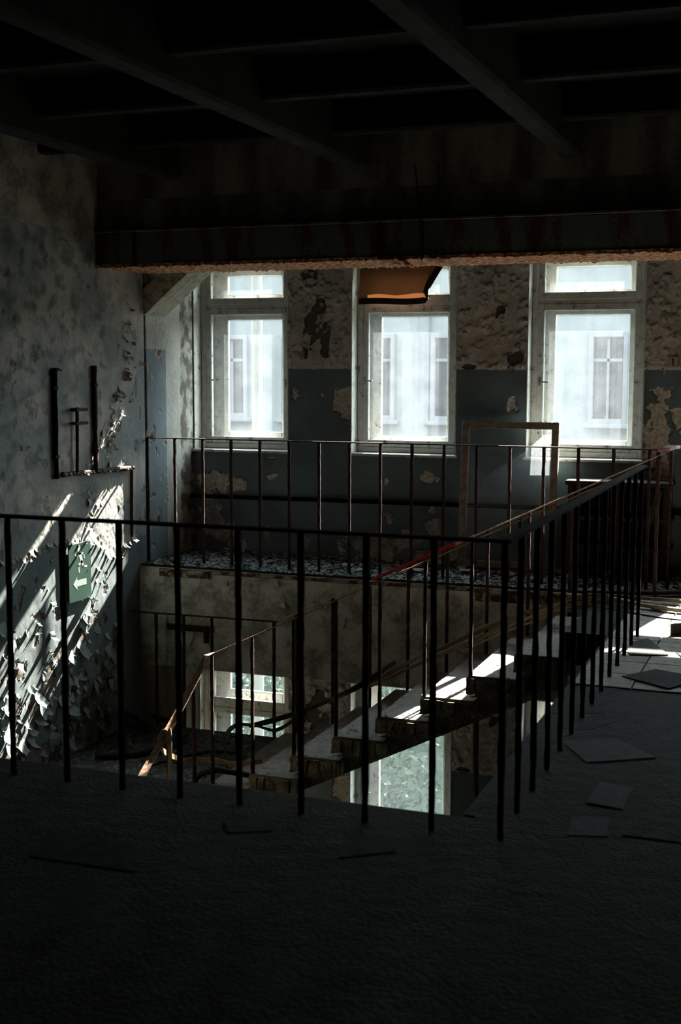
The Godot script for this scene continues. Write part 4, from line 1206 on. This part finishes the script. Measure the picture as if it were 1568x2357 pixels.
	# hoses and cable on the landing
	var hs := [
		[[Vector3(-4.95, -1.27, -8.05), Vector3(-4.80, -1.275, -8.12), Vector3(-4.62, -1.27, -8.3), Vector3(-4.55, -1.26, -8.6), Vector3(-4.70, -1.22, -8.85), Vector3(-4.95, -1.20, -8.95)], 0.025, "grey hose curving over the landing towards the corner"],
		[[Vector3(-4.95, -1.26, -8.75), Vector3(-4.85, -1.22, -8.62), Vector3(-4.98, -1.12, -8.5), Vector3(-5.08, -1.10, -8.65), Vector3(-5.05, -1.2, -8.85), Vector3(-4.92, -1.27, -8.8)], 0.018, "coiled dark hose leaning in the landing's back corner"],
		[[Vector3(-3.98, -1.28, -7.75), Vector3(-3.92, -1.20, -7.74), Vector3(-3.80, -1.16, -7.75), Vector3(-3.70, -1.17, -7.78), Vector3(-3.6, -1.2, -7.85)], 0.02, "thick black cable looping over the bottom step"],
		[[Vector3(-4.45, -1.27, -8.0), Vector3(-4.35, -1.275, -8.25), Vector3(-4.2, -1.27, -8.45), Vector3(-4.0, -1.27, -8.5)], 0.012, "thin dark cable lying across the middle of the landing"]]
	for h in hs:
		var mb := MB.new(); mb.tube(curve(h[0]), h[1], 8)
		single("hose", mb, M.rubber, h[2], "hose")

func chip(mb: MB, p: Vector3, s: float, r: RandomNumberGenerator, tilt := 0.5) -> void:
	var b := Basis.from_euler(Vector3(r.randf_range(-tilt, tilt), r.randf() * TAU, r.randf_range(-tilt, tilt)))
	var n := 4 + r.randi() % 3
	var pts := []
	for k in n:
		var a := TAU * k / n + r.randf_range(-0.3, 0.3)
		pts.append(p + b * Vector3(cos(a) * s * r.randf_range(0.5, 1.0), s * 0.12 * r.randf_range(-1, 1), sin(a) * s * r.randf_range(0.5, 1.0)) + Vector3(0, s * 0.3 * tilt + 0.002, 0))
	for k in range(1, n - 1): mb.tri(pts[0], pts[k + 1], pts[k])

func build_debris() -> void:
	var r := RandomNumberGenerator.new(); r.seed = 55
	for k in 2:
		var mb := MB.new()
		for i in 5000:
			chip(mb, Vector3(r.randf_range(-5.15, -0.9), 0.0, r.randf_range(-10.15, -9.2)), 0.006 + 0.02 * pow(r.randf(), 2.0), r, 0.35)
		var o := single("paint_chips", mb, [M.chip_pale, M.chip_grey][k], ["pale fallen paint chips covering the walkway under the windows", "darker blue-grey paint chips mixed over the walkway under the windows"][k], "debris")
		stuff(o)
	var st := MB.new()
	for i in 1500:
		var n := 1 + r.randi() % 8
		var y := -RISE * n if n < 8 else -1.245
		chip(st, Vector3(-1.42 - RUN * n + r.randf() * 0.3, y + 0.002, -7.72 - 1.25 * pow(r.randf(), 1.6)), 0.003 + 0.012 * pow(r.randf(), 2.0), r, 0.35)
	stuff(single("paint_chips", st, M.chip_grey, "small paint chips scattered over the stair treads", "debris"))
	var ld := MB.new()
	for i in 900:
		chip(ld, Vector3(r.randf_range(-5.15, -3.9), -1.3, r.randf_range(-9.0, -7.62)), r.randf_range(0.006, 0.025), r)
	stuff(single("paint_chips", ld, M.chip_grey, "fallen paint chips over the landing floor by the left wall", "debris"))
	var fl := MB.new()
	for i in 700:
		chip(fl, Vector3(r.randf_range(-1.12, 0.4), 0.006, r.randf_range(-9.3, -6.8)), r.randf_range(0.004, 0.018), r, 0.3)
	stuff(single("paint_chips", fl, M.chip_grey, "fine crumbs of paint over the sunlit floor at right", "debris"))
	var big := []
	for k in 5:
		var mb := MB.new()
		var pts := []; var lift := []
		for i in 7:
			var a := TAU * i / 7
			pts.append(Vector2(cos(a), sin(a)) * r.randf_range(0.6, 1.0)); lift.append(r.randf_range(0.0, 0.35))
		mb.prism(pts, 0.0, 0.10, lift)
		big.append(mb.mesh())
	for i in 24:
		var o := obj("plaster_chip", big[i % 5], M.chip_pale)
		tag(o, "hand-sized pale paint chip lying on the walkway under the windows", "paint chip", "larger paint chips on the walkway")
		o.transform = Transform3D(Basis.from_euler(Vector3(r.randf_range(-0.2, 0.2), r.randf() * TAU, r.randf_range(-0.2, 0.2))).scaled(Vector3.ONE * r.randf_range(0.035, 0.075)), Vector3(r.randf_range(-5.05, -1.2), 0.012, r.randf_range(-10.1, -9.42)))
